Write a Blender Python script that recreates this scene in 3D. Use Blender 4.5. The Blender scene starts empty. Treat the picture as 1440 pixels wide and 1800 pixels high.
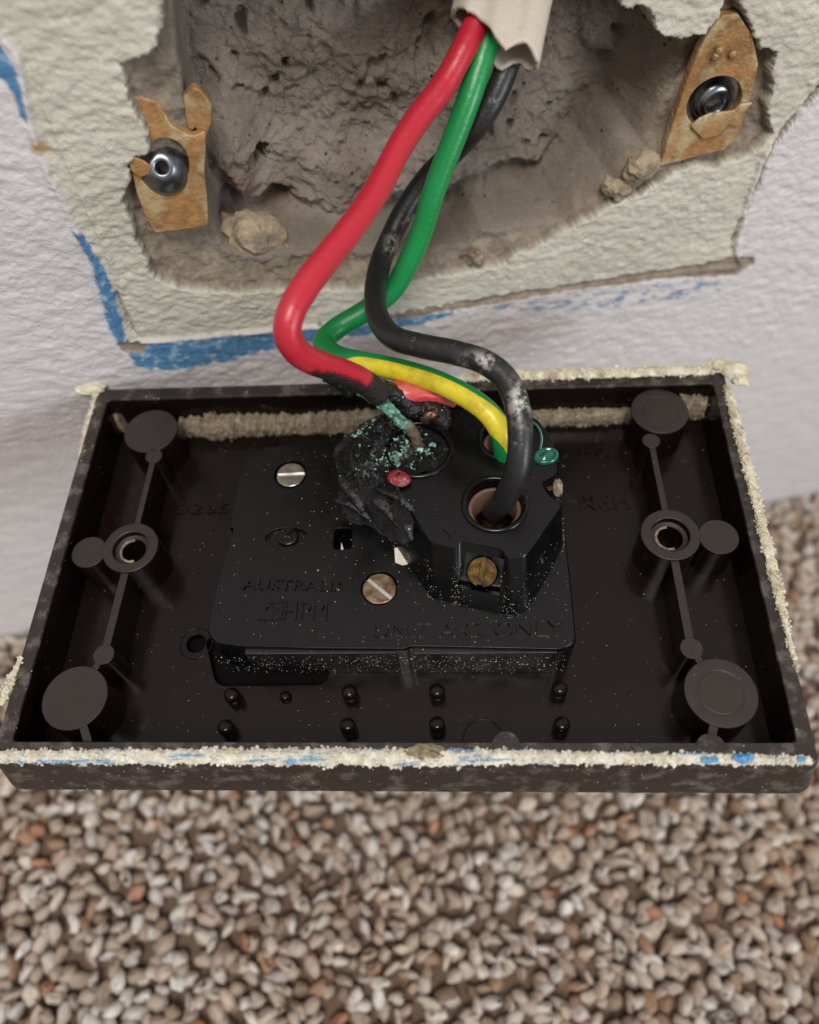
import bpy, bmesh, math
import numpy as np
from mathutils import Matrix, Vector

# ------------------------------------------------------------------ camera
# world: x along the wall, y towards the wall, z up; lengths are written in mm and stored in metres
MM = 0.001
F, CX, CY = 1400.0, 720.0, 900.0
CAMH = 208.0
R = np.array([[0.9745, -0.2184, 0.0514], [-0.1603, -0.8381, -0.5214], [0.157, 0.4999, -0.8518]])
_u, _s, _v = np.linalg.svd(R); R = _u @ _v
SC = bpy.context.scene
cam_d = bpy.data.cameras.new('camera'); cam = bpy.data.objects.new('camera', cam_d)
SC.collection.objects.link(cam); SC.camera = cam
cam_d.sensor_fit = 'HORIZONTAL'; cam_d.sensor_width = 36; cam_d.lens = 36 * F / 1440
cam_d.clip_start = 0.005; cam_d.clip_end = 20
cam_d.dof.use_dof = True; cam_d.dof.focus_distance = 0.117; cam_d.dof.aperture_fstop = 16
M4 = Matrix.Identity(4)
for i in range(3):
    M4[i][0] = R[0, i]; M4[i][1] = -R[1, i]; M4[i][2] = -R[2, i]
M4[0][3] = 0; M4[1][3] = 0; M4[2][3] = CAMH * MM
cam.matrix_world = M4

# ------------------------------------------------------------------ light
world = bpy.data.worlds.new('world'); SC.world = world; world.use_nodes = True
bg = world.node_tree.nodes['Background']
bg.inputs[0].default_value = (1.0, 0.96, 0.91, 1); bg.inputs[1].default_value = 0.38
def area(name, loc, target, size, power, col):
    d = bpy.data.lights.new(name, 'AREA'); d.shape = 'DISK'; d.size = size; d.energy = power; d.color = col
    o = bpy.data.objects.new(name, d); SC.collection.objects.link(o)
    o.location = loc
    o.rotation_euler = (Vector(target) - Vector(loc)).to_track_quat('-Z', 'Y').to_euler()
    return o
area('ceiling_light', (-0.14, -0.32, 0.90), (0.02, 0.09, 0.11), 0.36, 7.2, (1.0, 0.965, 0.91))
area('window_light', (0.85, -1.0, 0.42), (0.02, 0.08, 0.1), 0.55, 10, (0.86, 0.93, 1.0))
SC.view_settings.view_transform = 'Standard'; SC.view_settings.look = 'None'
SC.view_settings.gamma = 1; SC.view_settings.exposure = -0.08
SC.view_settings.use_curve_mapping = False

# ------------------------------------------------------------------ helpers
rng = np.random.default_rng(7)
WY = 103.0                                     # the wall surface
# the loose outlet's own frame: x right, y towards the wall, z up out of the tray; origin at the middle of the rim
RP = np.array([0.0, 0.0, 0.0])
def rodr(r):
    r = np.array(r, float); t = np.linalg.norm(r); k = r / t
    K = np.array([[0, -k[2], k[1]], [k[2], 0, -k[0]], [-k[1], k[0], 0]])
    return np.eye(3) + math.sin(t) * K + (1 - math.cos(t)) * K @ K
PR = rodr([-0.550, 0.068, 0.001]); PT = np.array([-1.761, 4.964, 122.352])
PW, PH = 109.6, 65.3
PR2 = R.T @ PR @ np.diag([1, -1, -1.0])        # plate axes (x, y away, z up) in the world
PO = R.T @ PT + np.array([0, 0, CAMH])
def ray(px, py):
    return R.T @ np.array([(px - CX) / F, (py - CY) / F, 1.0])
def wall_xz(px, py, d=0.0):
    a = ray(px, py); s = (WY + d) / a[1]
    return (a[0] * s, a[2] * s + CAMH)
def wp(px, py, d=0.0):
    x, z = wall_xz(px, py, d); return np.array([x, WY + d, z])
def at(px, py, depth):
    return ray(px, py) * depth + np.array([0, 0, CAMH])
def to_plate(p):
    return (np.asarray(p) - PO) @ PR2
def L(px, py, z=0.0):                          # point of the plate frame at height z
    a = ray(px, py); n = PR2[:, 2]
    c = np.array([0, 0, CAMH])
    t = (z - (c - PO) @ n) / (a @ n)
    q = to_plate(c + a * t)
    return np.array([q[0], q[1], z])

_T = rng.random((256, 256))
def vn(x, y, seed=0):
    x = np.asarray(x, float) + seed * 17.31; y = np.asarray(y, float) + seed * 9.77
    xi = np.floor(x).astype(int); yi = np.floor(y).astype(int)
    fx = x - xi; fy = y - yi; fx = fx * fx * (3 - 2 * fx); fy = fy * fy * (3 - 2 * fy)
    g = lambda a, b: _T[a & 255, b & 255]
    return ((g(xi, yi) * (1 - fx) + g(xi + 1, yi) * fx) * (1 - fy) + (g(xi, yi + 1) * (1 - fx) + g(xi + 1, yi + 1) * fx) * fy) * 2 - 1
def fbm(x, y, oct=4, seed=0, gain=.5):
    r = 0; a = 1; t = 0
    for i in range(oct):
        r = r + a * vn(x * 2 ** i, y * 2 ** i, seed + i * 3.1); t += a; a *= gain
    return r / t
def smooth(a, b, x):
    t = np.clip((x - a) / (b - a), 0, 1); return t * t * (3 - 2 * t)
def sdf(poly, X, Y):                           # > 0 inside
    P = np.asarray(poly, float); n = len(P)
    d = np.full(X.shape, 1e9); ins = np.zeros(X.shape, bool)
    for i in range(n):
        a = P[i]; b = P[(i + 1) % n]; e = b - a; L2 = e @ e + 1e-12
        wx = X - a[0]; wy = Y - a[1]
        t = np.clip((wx * e[0] + wy * e[1]) / L2, 0, 1)
        d = np.minimum(d, (wx - t * e[0]) ** 2 + (wy - t * e[1]) ** 2)
        c = ((a[1] <= Y) & (b[1] > Y)) | ((b[1] <= Y) & (a[1] > Y))
        xin = a[0] + (Y - a[1]) / (b[1] - a[1] + 1e-12) * (b[0] - a[0])
        ins ^= c & (X < xin)
    d = np.sqrt(d); return np.where(ins, d, -d)

def C255(c, a=1.0):
    def f(v):
        v /= 255.0
        return v / 12.92 if v <= 0.04045 else ((v + 0.055) / 1.055) ** 2.4
    return (f(c[0]), f(c[1]), f(c[2]), a)

class NT:
    def __init__(s, name):
        s.m = bpy.data.materials.new(name); s.m.use_nodes = True
        s.t = s.m.node_tree; s.b = s.t.nodes['Principled BSDF']; s.n = s.t.nodes; s.l = s.t.links
        s.tc = s.n.new('ShaderNodeTexCoord')
    def coord(s, stretch=(1, 1, 1)):
        mp = s.n.new('ShaderNodeMapping'); mp.inputs['Scale'].default_value = stretch
        s.l.new(s.tc.outputs['Object'], mp.inputs[0]); return mp.outputs[0]
    def noise(s, scale, detail=4, rough=.55, stretch=(1, 1, 1)):
        n = s.n.new('ShaderNodeTexNoise'); n.inputs['Scale'].default_value = scale
        n.inputs['Detail'].default_value = detail; n.inputs['Roughness'].default_value = rough
        s.l.new(s.coord(stretch), n.inputs['Vector']); return n.outputs['Fac']
    def vor(s, scale):
        n = s.n.new('ShaderNodeTexVoronoi'); n.inputs['Scale'].default_value = scale
        s.l.new(s.coord(), n.inputs['Vector']); return n.outputs['Distance']
    def ramp(s, fac, a, b, va=0.0, vb=1.0):
        n = s.n.new('ShaderNodeMapRange'); n.interpolation_type = 'SMOOTHSTEP'
        s.l.new(fac, n.inputs[0]); n.inputs[1].default_value = a; n.inputs[2].default_value = b
        n.inputs[3].default_value = va; n.inputs[4].default_value = vb
        return n.outputs[0]
    def math(s, op, a, b=None):
        n = s.n.new('ShaderNodeMath'); n.operation = op
        for i, v in enumerate((a, b)):
            if v is None: continue
            if isinstance(v, (int, float)): n.inputs[i].default_value = v
            else: s.l.new(v, n.inputs[i])
        return n.outputs[0]
    def mix(s, fac, a, b):
        n = s.n.new('ShaderNodeMix'); n.data_type = 'RGBA'
        if isinstance(fac, (int, float)): n.inputs[0].default_value = fac
        else: s.l.new(fac, n.inputs[0])
        for v, k in ((a, 6), (b, 7)):
            if isinstance(v, tuple): n.inputs[k].default_value = v if len(v) == 4 else C255(v)
            else: s.l.new(v, n.inputs[k])
        return n.outputs[2]
    def attr(s, name):
        n = s.n.new('ShaderNodeAttribute'); n.attribute_name = name; return n
    def col(s, v):
        if isinstance(v, tuple): s.b.inputs['Base Color'].default_value = C255(v)
        else: s.l.new(v, s.b.inputs['Base Color'])
    def rough(s, v):
        if isinstance(v, (int, float)): s.b.inputs['Roughness'].default_value = v
        else: s.l.new(v, s.b.inputs['Roughness'])
    def bump(s, h, dist, strength=1.0):
        n = s.n.new('ShaderNodeBump'); n.inputs['Strength'].default_value = strength
        n.inputs['Distance'].default_value = dist
        prev = s.b.inputs['Normal']
        if prev.is_linked: s.l.new(prev.links[0].from_socket, n.inputs['Normal'])
        s.l.new(h, n.inputs['Height']); s.l.new(n.outputs[0], s.b.inputs['Normal'])

def plastic(name, col, col2, rough=.25, speck=None, dust=None, bump=None, sp=.5):
    m = NT(name); c = m.mix(m.noise(120, 5), col, col2)
    if dust: c = m.mix(m.math('MULTIPLY', m.ramp(m.noise(dust[1], 6, .65), dust[2], dust[2] + .18), dust[3]), c, dust[0])
    rgh = m.ramp(m.noise(300, 4), .3, .7, rough * .8, rough * 1.3)
    if speck:
        k = m.ramp(m.vor(speck[1]), speck[2], speck[2] * .7)
        k = m.math('MULTIPLY', k, m.ramp(m.noise(speck[3], 2), .45, .6))
        c = m.mix(k, c, speck[0]); rgh = m.math('MAXIMUM', rgh, k)
    m.col(c); m.rough(rgh); m.b.inputs['Specular IOR Level'].default_value = sp
    if bump: m.bump(m.noise(bump[0], 5), bump[1])
    return m.m
def rocky(name, c1, c2, c3=None, s=900, bd=.0004, rough=.95, bs=1500):
    m = NT(name); c = m.mix(m.ramp(m.noise(s, 6, .6), .35, .65), c1, c2)
    if c3: c = m.mix(m.ramp(m.noise(s * .31, 5, .6), .5, .68), c, c3)
    m.col(c); m.rough(rough); m.b.inputs['Specular IOR Level'].default_value = .2
    m.bump(m.noise(bs, 6, .7), bd); return m.m
def metal(name, c1, c2, rough=.3, s=900, bd=.00001):
    m = NT(name); m.col(m.mix(m.ramp(m.noise(s, 5), .35, .65), c1, c2)); m.rough(rough)
    m.b.inputs['Metallic'].default_value = 1.0
    m.bump(m.noise(2500, 4), bd); return m.m

MAT = {}
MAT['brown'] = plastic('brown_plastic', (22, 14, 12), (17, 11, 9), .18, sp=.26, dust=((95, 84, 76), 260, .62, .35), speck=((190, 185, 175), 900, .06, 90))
MAT['post'] = plastic('matte_brown_lit_tops', (44, 35, 32), (38, 30, 27), .42, sp=.45, speck=((190, 185, 175), 900, .05, 90))  # matte finish, colour lightened for the bright wall reflected in the tops
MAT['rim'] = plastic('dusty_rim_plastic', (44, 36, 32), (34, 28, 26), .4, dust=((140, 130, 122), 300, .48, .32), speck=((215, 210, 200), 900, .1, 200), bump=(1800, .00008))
MAT['black'] = plastic('black_plastic', (9, 10, 11), (6, 7, 7), .25, sp=.38, speck=((205, 205, 200), 1100, .07, 120))
MAT['black_dusty'] = plastic('dusty_black_plastic', (11, 11, 12), (8, 8, 9), .5, speck=((215, 215, 208), 1500, .13, 300))
MAT['char'] = plastic('charred_plastic', (12, 12, 13), (34, 33, 35), .24, dust=((88, 110, 104), 500, .6, .5), speck=((150, 215, 195), 900, .16, 380), bump=(1400, .0004))
MAT['crust'] = rocky('plaster_crust', (222, 216, 196), (196, 186, 160), (172, 160, 136), 700, .0003)
MAT['crustblue'] = rocky('plaster_crust_with_blue', (226, 222, 208), (205, 198, 178), (96, 150, 190), 500, .0003)
cb_ = NT('plaster_crust_blue_streaks'); c = cb_.mix(cb_.ramp(cb_.noise(700, 6, .6), .35, .65), (226, 222, 208), (200, 192, 172))
c = cb_.mix(cb_.ramp(cb_.noise(900, 4, .6, (.14, 1.2, 1)), .54, .62, 0, .85), c, (96, 146, 184)); cb_.col(c); cb_.rough(.9); cb_.bump(cb_.noise(1500, 6, .7), .0003); MAT['crustblue'] = cb_.m
MAT['dust'] = rocky('plaster_dust', (158, 144, 122), (122, 108, 90), (178, 166, 144), 1600, .0005)
MAT['chunk'] = rocky('render_chunk', (176, 158, 134), (148, 132, 112), (126, 112, 96), 700, .0004)
MAT['bluechip'] = rocky('blue_paint', (70, 130, 180), (110, 165, 205), None, 900, .0002, .7)
MAT['steel'] = metal('steel', (190, 190, 186), (150, 148, 142), .24)
MAT['brass'] = metal('aged_brass', (98, 80, 48), (62, 48, 30), .36)
MAT['rusty'] = metal('tarnished_screw', (170, 155, 130), (110, 72, 54), .4, 500)
MAT['zinc'] = metal('zinc', (160, 166, 172), (112, 118, 126), .3, 300)
MAT['slot'] = metal('slot_highlight', (235, 232, 225), (225, 222, 215), .35)  # white reflection in the screw slots, painted as pale metal

def obj(name, V, Fc, mat, parent=None, smooth_=True, attrs=None, label=None, auto=None):
    me = bpy.data.meshes.new(name)
    V = np.asarray(V, float) * MM
    if isinstance(Fc, np.ndarray):
        k = Fc.shape[1]
        me.vertices.add(len(V)); me.vertices.foreach_set('co', V.ravel())
        me.loops.add(Fc.size); me.loops.foreach_set('vertex_index', Fc.ravel().astype(np.int32))
        me.polygons.add(len(Fc)); me.polygons.foreach_set('loop_start', np.arange(0, Fc.size, k, dtype=np.int32))
        me.update(calc_edges=True)
    else:
        me.from_pydata([tuple(v) for v in V], [], [tuple(int(i) for i in f) for f in Fc]); me.update()
    me.validate()
    if attrs:
        for k, a in attrs.items():
            a = np.asarray(a, float)
            if a.ndim == 2:
                at_ = me.attributes.new(k, 'FLOAT_COLOR', 'POINT'); at_.data.foreach_set('color', np.column_stack([a, np.ones(len(a))]).ravel())
            else:
                at_ = me.attributes.new(k, 'FLOAT', 'POINT'); at_.data.foreach_set('value', a.ravel())
    me.materials.append(MAT[mat] if isinstance(mat, str) else mat)
    if smooth_: me.polygons.foreach_set('use_smooth', [True] * len(me.polygons))
    o = bpy.data.objects.new(name, me); SC.collection.objects.link(o)
    if parent: o.parent = parent
    if label: o['label'] = label
    if auto: bevel(o, *auto)
    return o
def fixn(o):
    bm = bmesh.new(); bm.from_mesh(o.data); bmesh.ops.remove_doubles(bm, verts=bm.verts, dist=1e-7)
    bmesh.ops.recalc_face_normals(bm, faces=bm.faces); bm.to_mesh(o.data); bm.free()
def bevel(o, w=.3, seg=2, ang=35):
    fixn(o)
    b = o.modifiers.new('bevel', 'BEVEL'); b.width = w * MM; b.segments = seg; b.limit_method = 'ANGLE'; b.angle_limit = math.radians(ang)
    b.harden_normals = False
    wn = o.modifiers.new('wn', 'WEIGHTED_NORMAL'); wn.keep_sharp = False
def cut(o, cutters, op='DIFFERENCE'):
    fixn(o)
    for c in cutters:
        fixn(c); md = o.modifiers.new('b', 'BOOLEAN'); md.operation = op; md.solver = 'EXACT'; md.object = c
    bpy.context.view_layer.update()
    dg = bpy.context.evaluated_depsgraph_get()
    me = bpy.data.meshes.new_from_object(o.evaluated_get(dg)); o.modifiers.clear(); o.data = me
    for c in cutters: bpy.data.objects.remove(c)
def tag(o, label, cat=None, group=None, kind=None):
    if label: o['label'] = label
    if cat: o['category'] = cat
    if group: o['group'] = group
    if kind: o['kind'] = kind
    return o
def empty(name, loc, rot=None):
    o = bpy.data.objects.new(name, None); SC.collection.objects.link(o); o.empty_display_size = .01
    m = Matrix.Identity(4)
    if rot is not None:
        for i in range(3):
            for j in range(3): m[i][j] = rot[i, j]
    for i in range(3): m[i][3] = loc[i] * MM
    o.matrix_world = m; return o

class MB:
    def __init__(s): s.V = []; s.F = []
    def add(s, V, Fc):
        k = len(s.V); s.V += [tuple(v) for v in V]; s.F += [tuple(int(i) + k for i in f) for f in Fc]; return s
    def lathe(s, x, y, prof, seg=40, rot=None, sy=1.0):
        V = []
        for r, z in prof:
            for i in range(seg):
                a = 2 * math.pi * i / seg; V.append((r * math.cos(a), r * sy * math.sin(a), z))
        n = len(prof); Fc = []
        for j in range(n - 1):
            for i in range(seg):
                a = j * seg + i; b = j * seg + (i + 1) % seg; Fc.append((a, b, b + seg, a + seg))
        Fc.append(tuple(range(seg))[::-1]); Fc.append(tuple((n - 1) * seg + i for i in range(seg)))
        V = np.array(V)
        if rot is not None: V = V @ rot.T
        return s.add(V + np.array([x, y, 0]) if np.ndim(x) == 0 else V + np.asarray(x), Fc)
    def loft(s, loops):
        n = len(loops[0]); V = [tuple(p) for lp in loops for p in lp]; Fc = []
        for j in range(len(loops) - 1):
            for i in range(n):
                a = j * n + i; b = j * n + (i + 1) % n; Fc.append((a, b, b + n, a + n))
        Fc.append(tuple(range(n))[::-1]); Fc.append(tuple((len(loops) - 1) * n + i for i in range(n)))
        return s.add(V, Fc)
    def box(s, c, sz, ang=0):
        x, y, z = np.array(sz) / 2; ca, sa = math.cos(ang), math.sin(ang)
        lo = []
        for zz in (-z, z):
            lo.append([(c[0] + ca * a - sa * b, c[1] + sa * a + ca * b, c[2] + zz) for a, b in ((-x, -y), (x, -y), (x, y), (-x, y))])
        return s.loft(lo)
    def build(s, name, mat, parent=None, smooth_=True, label=None, auto=None):
        return obj(name, s.V, s.F, mat, parent, smooth_, label=label, auto=auto)
def cyl(x, y, r, z0, z1, seg=40): return MB().lathe(x, y, [(r, z0), (r, z1)], seg)
def roundpoly(P, r, seg=5):
    P = [np.array(p, float)[:2] for p in P]; out = []; n = len(P)
    for i in range(n):
        a, b, c = P[i - 1], P[i], P[(i + 1) % n]
        rr = r[i] if hasattr(r, '__len__') else r
        u = a - b; v = c - b; lu = np.linalg.norm(u); lv = np.linalg.norm(v)
        d = min(rr, lu * .45, lv * .45); p0 = b + u / lu * d; p1 = b + v / lv * d
        for k in range(seg + 1):
            t = k / seg; out.append((1 - t) ** 2 * p0 + 2 * t * (1 - t) * b + t * t * p1)
    return out
def lift(P, z): return [(p[0], p[1], z) for p in P]

def resample(P, step):
    P = np.array(P, float); n = len(P)
    Q = np.vstack([2 * P[0] - P[1], P, 2 * P[-1] - P[-2]]); out = []
    for i in range(1, n):
        p0, p1, p2, p3 = Q[i - 1], Q[i], Q[i + 1], Q[i + 2]
        for t in np.linspace(0, 1, 24, endpoint=False):
            out.append(.5 * (2 * p1 + (p2 - p0) * t + (2 * p0 - 5 * p1 + 4 * p2 - p3) * t * t + (3 * p1 - p0 - 3 * p2 + p3) * t ** 3))
    out.append(P[-1]); out = np.array(out)
    s = np.r_[0, np.cumsum(np.linalg.norm(np.diff(out[:, :3], axis=0), axis=1))]
    m = max(3, int(s[-1] / step)); t = np.linspace(0, s[-1], m)
    return np.column_stack([np.interp(t, s, out[:, k]) for k in range(out.shape[1])]), t
def sweep(P, up=(0, 0, 1)):
    T = np.gradient(P[:, :3], axis=0); T /= np.linalg.norm(T, axis=1)[:, None]
    A = np.zeros_like(T); B = np.zeros_like(T)
    v = np.array(up, float)
    for i in range(len(P)):
        v = v - T[i] * (v @ T[i]); v /= np.linalg.norm(v); B[i] = v; A[i] = np.cross(T[i], v)
    return T, A, B
def tube(P, radius, seg=20, step=.6, noise=None, up=(0, 0, 1), a=1, b=1):
    """P rows: x, y, z (optional extra columns = local scale a, b). returns verts, faces, s, theta, normals"""
    Q, s = resample(P, step); T, A, B = sweep(Q, up)
    th = np.arange(seg) * 2 * np.pi / seg
    S, TH = np.meshgrid(s, th, indexing='ij')
    rad = np.full(S.shape, 1.0) * radius
    if noise is not None: rad = rad + noise(S, TH)
    sa = Q[:, 3][:, None] if Q.shape[1] > 3 else a; sb = Q[:, 4][:, None] if Q.shape[1] > 4 else b
    N = (np.cos(TH) * 1)[..., None] * A[:, None] + np.sin(TH)[..., None] * B[:, None]
    V = Q[:, None, :3] + (np.cos(TH) * rad * sa)[..., None] * A[:, None] + (np.sin(TH) * rad * sb)[..., None] * B[:, None]
    n, m = S.shape; idx = np.arange(n * m).reshape(n, m)
    Fc = np.stack([idx[:-1], np.roll(idx, -1, 1)[:-1], np.roll(idx, -1, 1)[1:], idx[1:]], -1).reshape(-1, 4)
    V = V.reshape(-1, 3); c0 = len(V)
    V = np.vstack([V, Q[0, :3], Q[-1, :3]])
    caps = [(c0, int(idx[0, (i + 1) % m]), int(idx[0, i]), int(idx[0, i])) for i in range(m)]
    Fl = [tuple(f) for f in Fc.tolist()] + [(c0, int(idx[0, (i + 1) % m]), int(idx[0, i])) for i in range(m)] + [(c0 + 1, int(idx[-1, i]), int(idx[-1, (i + 1) % m])) for i in range(m)]
    ext = lambda g, e0, e1: np.r_[g.ravel(), e0, e1]
    return V, Fl, ext(S, s[0], s[-1]), ext(TH, 0, 0), np.vstack([N.reshape(-1, 3), -T[0], T[-1]])
def ico(sub):
    bm = bmesh.new(); bmesh.ops.create_icosphere(bm, subdivisions=sub, radius=1)
    V = np.array([v.co[:] for v in bm.verts]); Fc = [tuple(v.index for v in f.verts) for f in bm.faces]; bm.free(); return V, Fc
ICO = {k: ico(k) for k in (1, 2, 3, 4)}
def lump(c, sz, sub=3, amp=.25, freq=2.0, seed=0, rot=None, flat=None):
    V, Fc = ICO[sub]; V = V.copy()
    n = fbm(V[:, 0] * freq + V[:, 2] * 1.7, V[:, 1] * freq - V[:, 2] * 1.3, 4, seed) 
    V = V * (1 + amp * n)[:, None]
    if flat: V = np.round(V * flat) / flat * .55 + V * .45
    V = V * np.array(sz)
    if rot is not None: V = V @ rot.T
    return V + np.array(c), Fc
def patch(poly, z0, thick, res=.25, edge=.6, namp=.3, nfreq=1.0, seed=0, wob=.4, foot=-.2):
    """a crust lying on the plane z0 inside poly: heightfield with a ragged edge"""
    P = np.array(poly)[:, :2]; lo = P.min(0) - 1; hi = P.max(0) + 1
    xs = np.arange(lo[0], hi[0], res); ys = np.arange(lo[1], hi[1], res)
    X, Y = np.meshgrid(xs, ys, indexing='ij')
    d = sdf(P, X, Y) + wob * fbm(X * 1.1, Y * 1.1, 3, seed + 5)
    H = smooth(0, edge, d) * (thick + namp * fbm(X * nfreq, Y * nfreq, 4, seed, .6)) + foot
    keep = d > -.15; idx = -np.ones(X.shape, int)
    q = keep[:-1, :-1] & keep[1:, :-1] & keep[:-1, 1:] & keep[1:, 1:]
    used = np.zeros(X.shape, bool); used[:-1, :-1] |= q; used[1:, :-1] |= q; used[:-1, 1:] |= q; used[1:, 1:] |= q
    idx[used] = np.arange(used.sum())
    V = np.stack([X[used], Y[used], z0 + H[used]], 1)
    Fc = np.stack([idx[:-1, :-1][q], idx[1:, :-1][q], idx[1:, 1:][q], idx[:-1, 1:][q]], -1)
    return V, Fc

# ================================================================== the setting
# ------------------------------------------------------------------ wall: one relief with the broken plaster and the recess
def WPOLY(pts, d=0.0): return [wall_xz(x, y, d) for x, y in pts]
coverP = WPOLY([(-60, -160), (-30, -40), (0, 55), (35, 100), (60, 225), (85, 300), (112, 350), (140, 408), (170, 470), (195, 530), (222, 603), (560, 572), (860, 532), (1100, 493), (1300, 468),
                (1290, 440), (1320, 330), (1345, 270), (1400, 205), (1450, 150), (1480, -160)])
brokenP = WPOLY([(286, -20), (288, 36), (274, 85), (263, 105), (236, 108), (212, 117), (220, 142), (228, 185), (249, 220), (261, 242), (260, 277), (238, 279), (229, 290), (231, 320), (215, 352), (230, 391), (240, 427),
                 (261, 462), (262, 485), (291, 502), (330, 514), (420, 520), (520, 515), (640, 512), (720, 497), (800, 486), (885, 472), (905, 450), (935, 445), (990, 412), (1035, 392), (1070, 368), (1120, 350), (1155, 330), (1190, 308), (1220, 297),
                 (1262, 298), (1300, 285), (1340, 262), (1359, 238), (1350, 190), (1362, 150), (1358, 120), (1366, 96), (1340, 85), (1328, 70), (1318, 40), (1300, 10), (1296, -40), (1320, -140),
                 (1180, -150), (900, -140), (600, -140), (284, -130)])
tabP = WPOLY([(1060, -160), (1082, -20), (1092, 12), (1110, 20), (1120, 8), (1142, 18), (1146, 34), (1156, 55), (1172, 68), (1200, 72), (1225, 68), (1240, 60), (1256, 50), (1268, 32), (1276, 10), (1272, -30), (1290, -160)])
cavP = WPOLY([(296, -60), (300, 0), (306, 60), (314, 120), (326, 190), (336, 240), (346, 300), (356, 350), (370, 392), (380, 418), (395, 438), (420, 451), (450, 455), (520, 449), (600, 440), (700, 446), (760, 444), (815, 434), (850, 412), (920, 402), (990, 393),
              (1015, 375), (1045, 352), (1085, 325), (1110, 290), (1150, 275), (1172, 230), (1195, 165), (1225, 90), (1240, 40), (1250, -20), (1260, -120), (900, -120), (300, -120)], 2.5)
blueP1 = WPOLY([(-30, 60), (0, 82), (24, 112), (38, 150), (46, 215), (34, 200), (22, 165), (8, 145), (-30, 120)])
blueP2 = WPOLY([(122, 404), (142, 410), (160, 440), (182, 470), (203, 520), (222, 600), (210, 606), (192, 575), (172, 510), (158, 460), (140, 425)])
blueP3 = WPOLY([(218, 612), (262, 606), (400, 592), (560, 578), (760, 552), (800, 548), (760, 565), (620, 592), (520, 606), (400, 634), (320, 650), (240, 648)])
blueP4 = WPOLY([(800, 545), (1000, 520), (1255, 485), (1270, 500), (1265, 520), (1150, 535), (1000, 545), (880, 552)])
tornP = WPOLY([(560, 572), (720, 550), (900, 520), (1100, 488), (1230, 468), (1300, 452), (1325, 455), (1322, 466), (1292, 484), (1250, 488), (1180, 490), (1000, 512), (860, 536), (720, 560), (600, 577)])
torn2P = WPOLY([(206, 604), (225, 600), (262, 606), (248, 624), (215, 618)])
stainP = WPOLY([(52, 252), (75, 250), (95, 266), (84, 274), (58, 266)])
xs = np.r_[np.arange(-620, -150, 12), np.arange(-150, -36, .9), np.arange(-36, 118, .3), np.arange(118, 260, .9), np.arange(260, 640, 12)]
zs = np.r_[np.arange(0, 82, .9), np.arange(82, 176, .3), np.arange(176, 230, .9), np.arange(230, 700, 12)]
X, Z = np.meshgrid(xs, zs, indexing='ij')
jag = .75 * fbm(X * .8, Z * .8, 5, 3, .75)
jag2 = .9 * fbm(X * .5, Z * .5, 5, 8, .6)
dcov = sdf(coverP, X, Z) + .25 * fbm(X * .8, Z * .8, 4, 12)
dbrk = sdf(brokenP, X, Z) + jag
dtab = sdf(tabP, X, Z) + jag
dbrk = np.minimum(dbrk, -dtab)
dcav = sdf(cavP, X, Z) + .18 * fbm(X * .6, Z * .6, 3, 21)
dcavb = np.minimum(dcav, np.where(dtab > 0, -dtab, 1e9) + 0)
# orange-peel paint
peel = fbm(X * .38, Z * .62, 3, 2, .5) * .26 + fbm(X * 1.1, Z * 1.7, 3, 5, .55) * .15
peel2 = fbm(X * .5, Z * .9, 3, 31, .55) * .30 + fbm(X * 1.4, Z * 2.0, 3, 33, .6) * .2
cov = smooth(-.25, .25, dcov)
D = peel * (1 - cov) + (peel2 + .35) * cov
edge_r = np.exp(-((dcov + .3) / .45) ** 2)
D = D - edge_r * (.35 + .35 * fbm(X * .4, Z * .4, 3, 40))
# the fine scored line inside the left border and the crack on the right border
ld = WPOLY([(60, 120), (75, 175), (95, 230), (120, 290), (150, 360), (190, 450), (215, 520)])
def linedist(pts):
    d = np.full(X.shape, 1e9)
    for a, b in zip(pts[:-1], pts[1:]):
        a = np.array(a); b = np.array(b); e = b - a
        t = np.clip(((X - a[0]) * e[0] + (Z - a[1]) * e[1]) / (e @ e), 0, 1)
        d = np.minimum(d, np.hypot(X - a[0] - t * e[0], Z - a[1] - t * e[1]))
    return d
wobl = .35 * fbm(X * .8, Z * .8, 3, 50)
D = D - .38 * np.exp(-((linedist(ld) + wobl * .5) / .28) ** 2)
crk = np.exp(-((linedist(WPOLY([(1445, 155), (1405, 200), (1365, 250), (1345, 290), (1330, 330), (1312, 375), (1296, 405), (1288, 440)])) + wobl) / .3) ** 2)
crk2 = np.exp(-((linedist(WPOLY([(205, 520), (216, 545), (228, 575), (238, 592)])) + wobl) / .3) ** 2)
crk3 = np.exp(-((linedist(WPOLY([(1045, 372), (1075, 355), (1110, 345), (1150, 328)])) + wobl) / .35) ** 2)
D = D + 1.1 * np.maximum(crk, crk2) + 1.0 * crk3
# exposed render, then the recess
rough_r = fbm(X * .5, Z * .5, 5, 60, .62)
brk = smooth(-.05, .32, dbrk)
D = D * (1 - brk) + (2.3 + .9 * rough_r + smooth(0, 5, dbrk) * .7) * brk
lumpR = np.exp(-(((X - wall_xz(1120, 300)[0]) / 5.0) ** 2 + ((Z - wall_xz(1120, 300)[1]) / 4.0) ** 2))
xr = wall_xz(1050, 200)[0]
wid = 1.5 + 7 * smooth(xr - 8, xr + 14, X)
cavn = fbm(X * .13, Z * .13, 5, 70, .5)
cavf = fbm(X * .9, Z * .9, 4, 77, .6)
pit = smooth(.42, .62, vn(X * .55, Z * .5, 90)) * smooth(.0, .5, vn(X * .2, Z * .2, 91))
depth = 14.5 + 2.8 * cavn + .8 * cavf + 1.8 * pit
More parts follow.
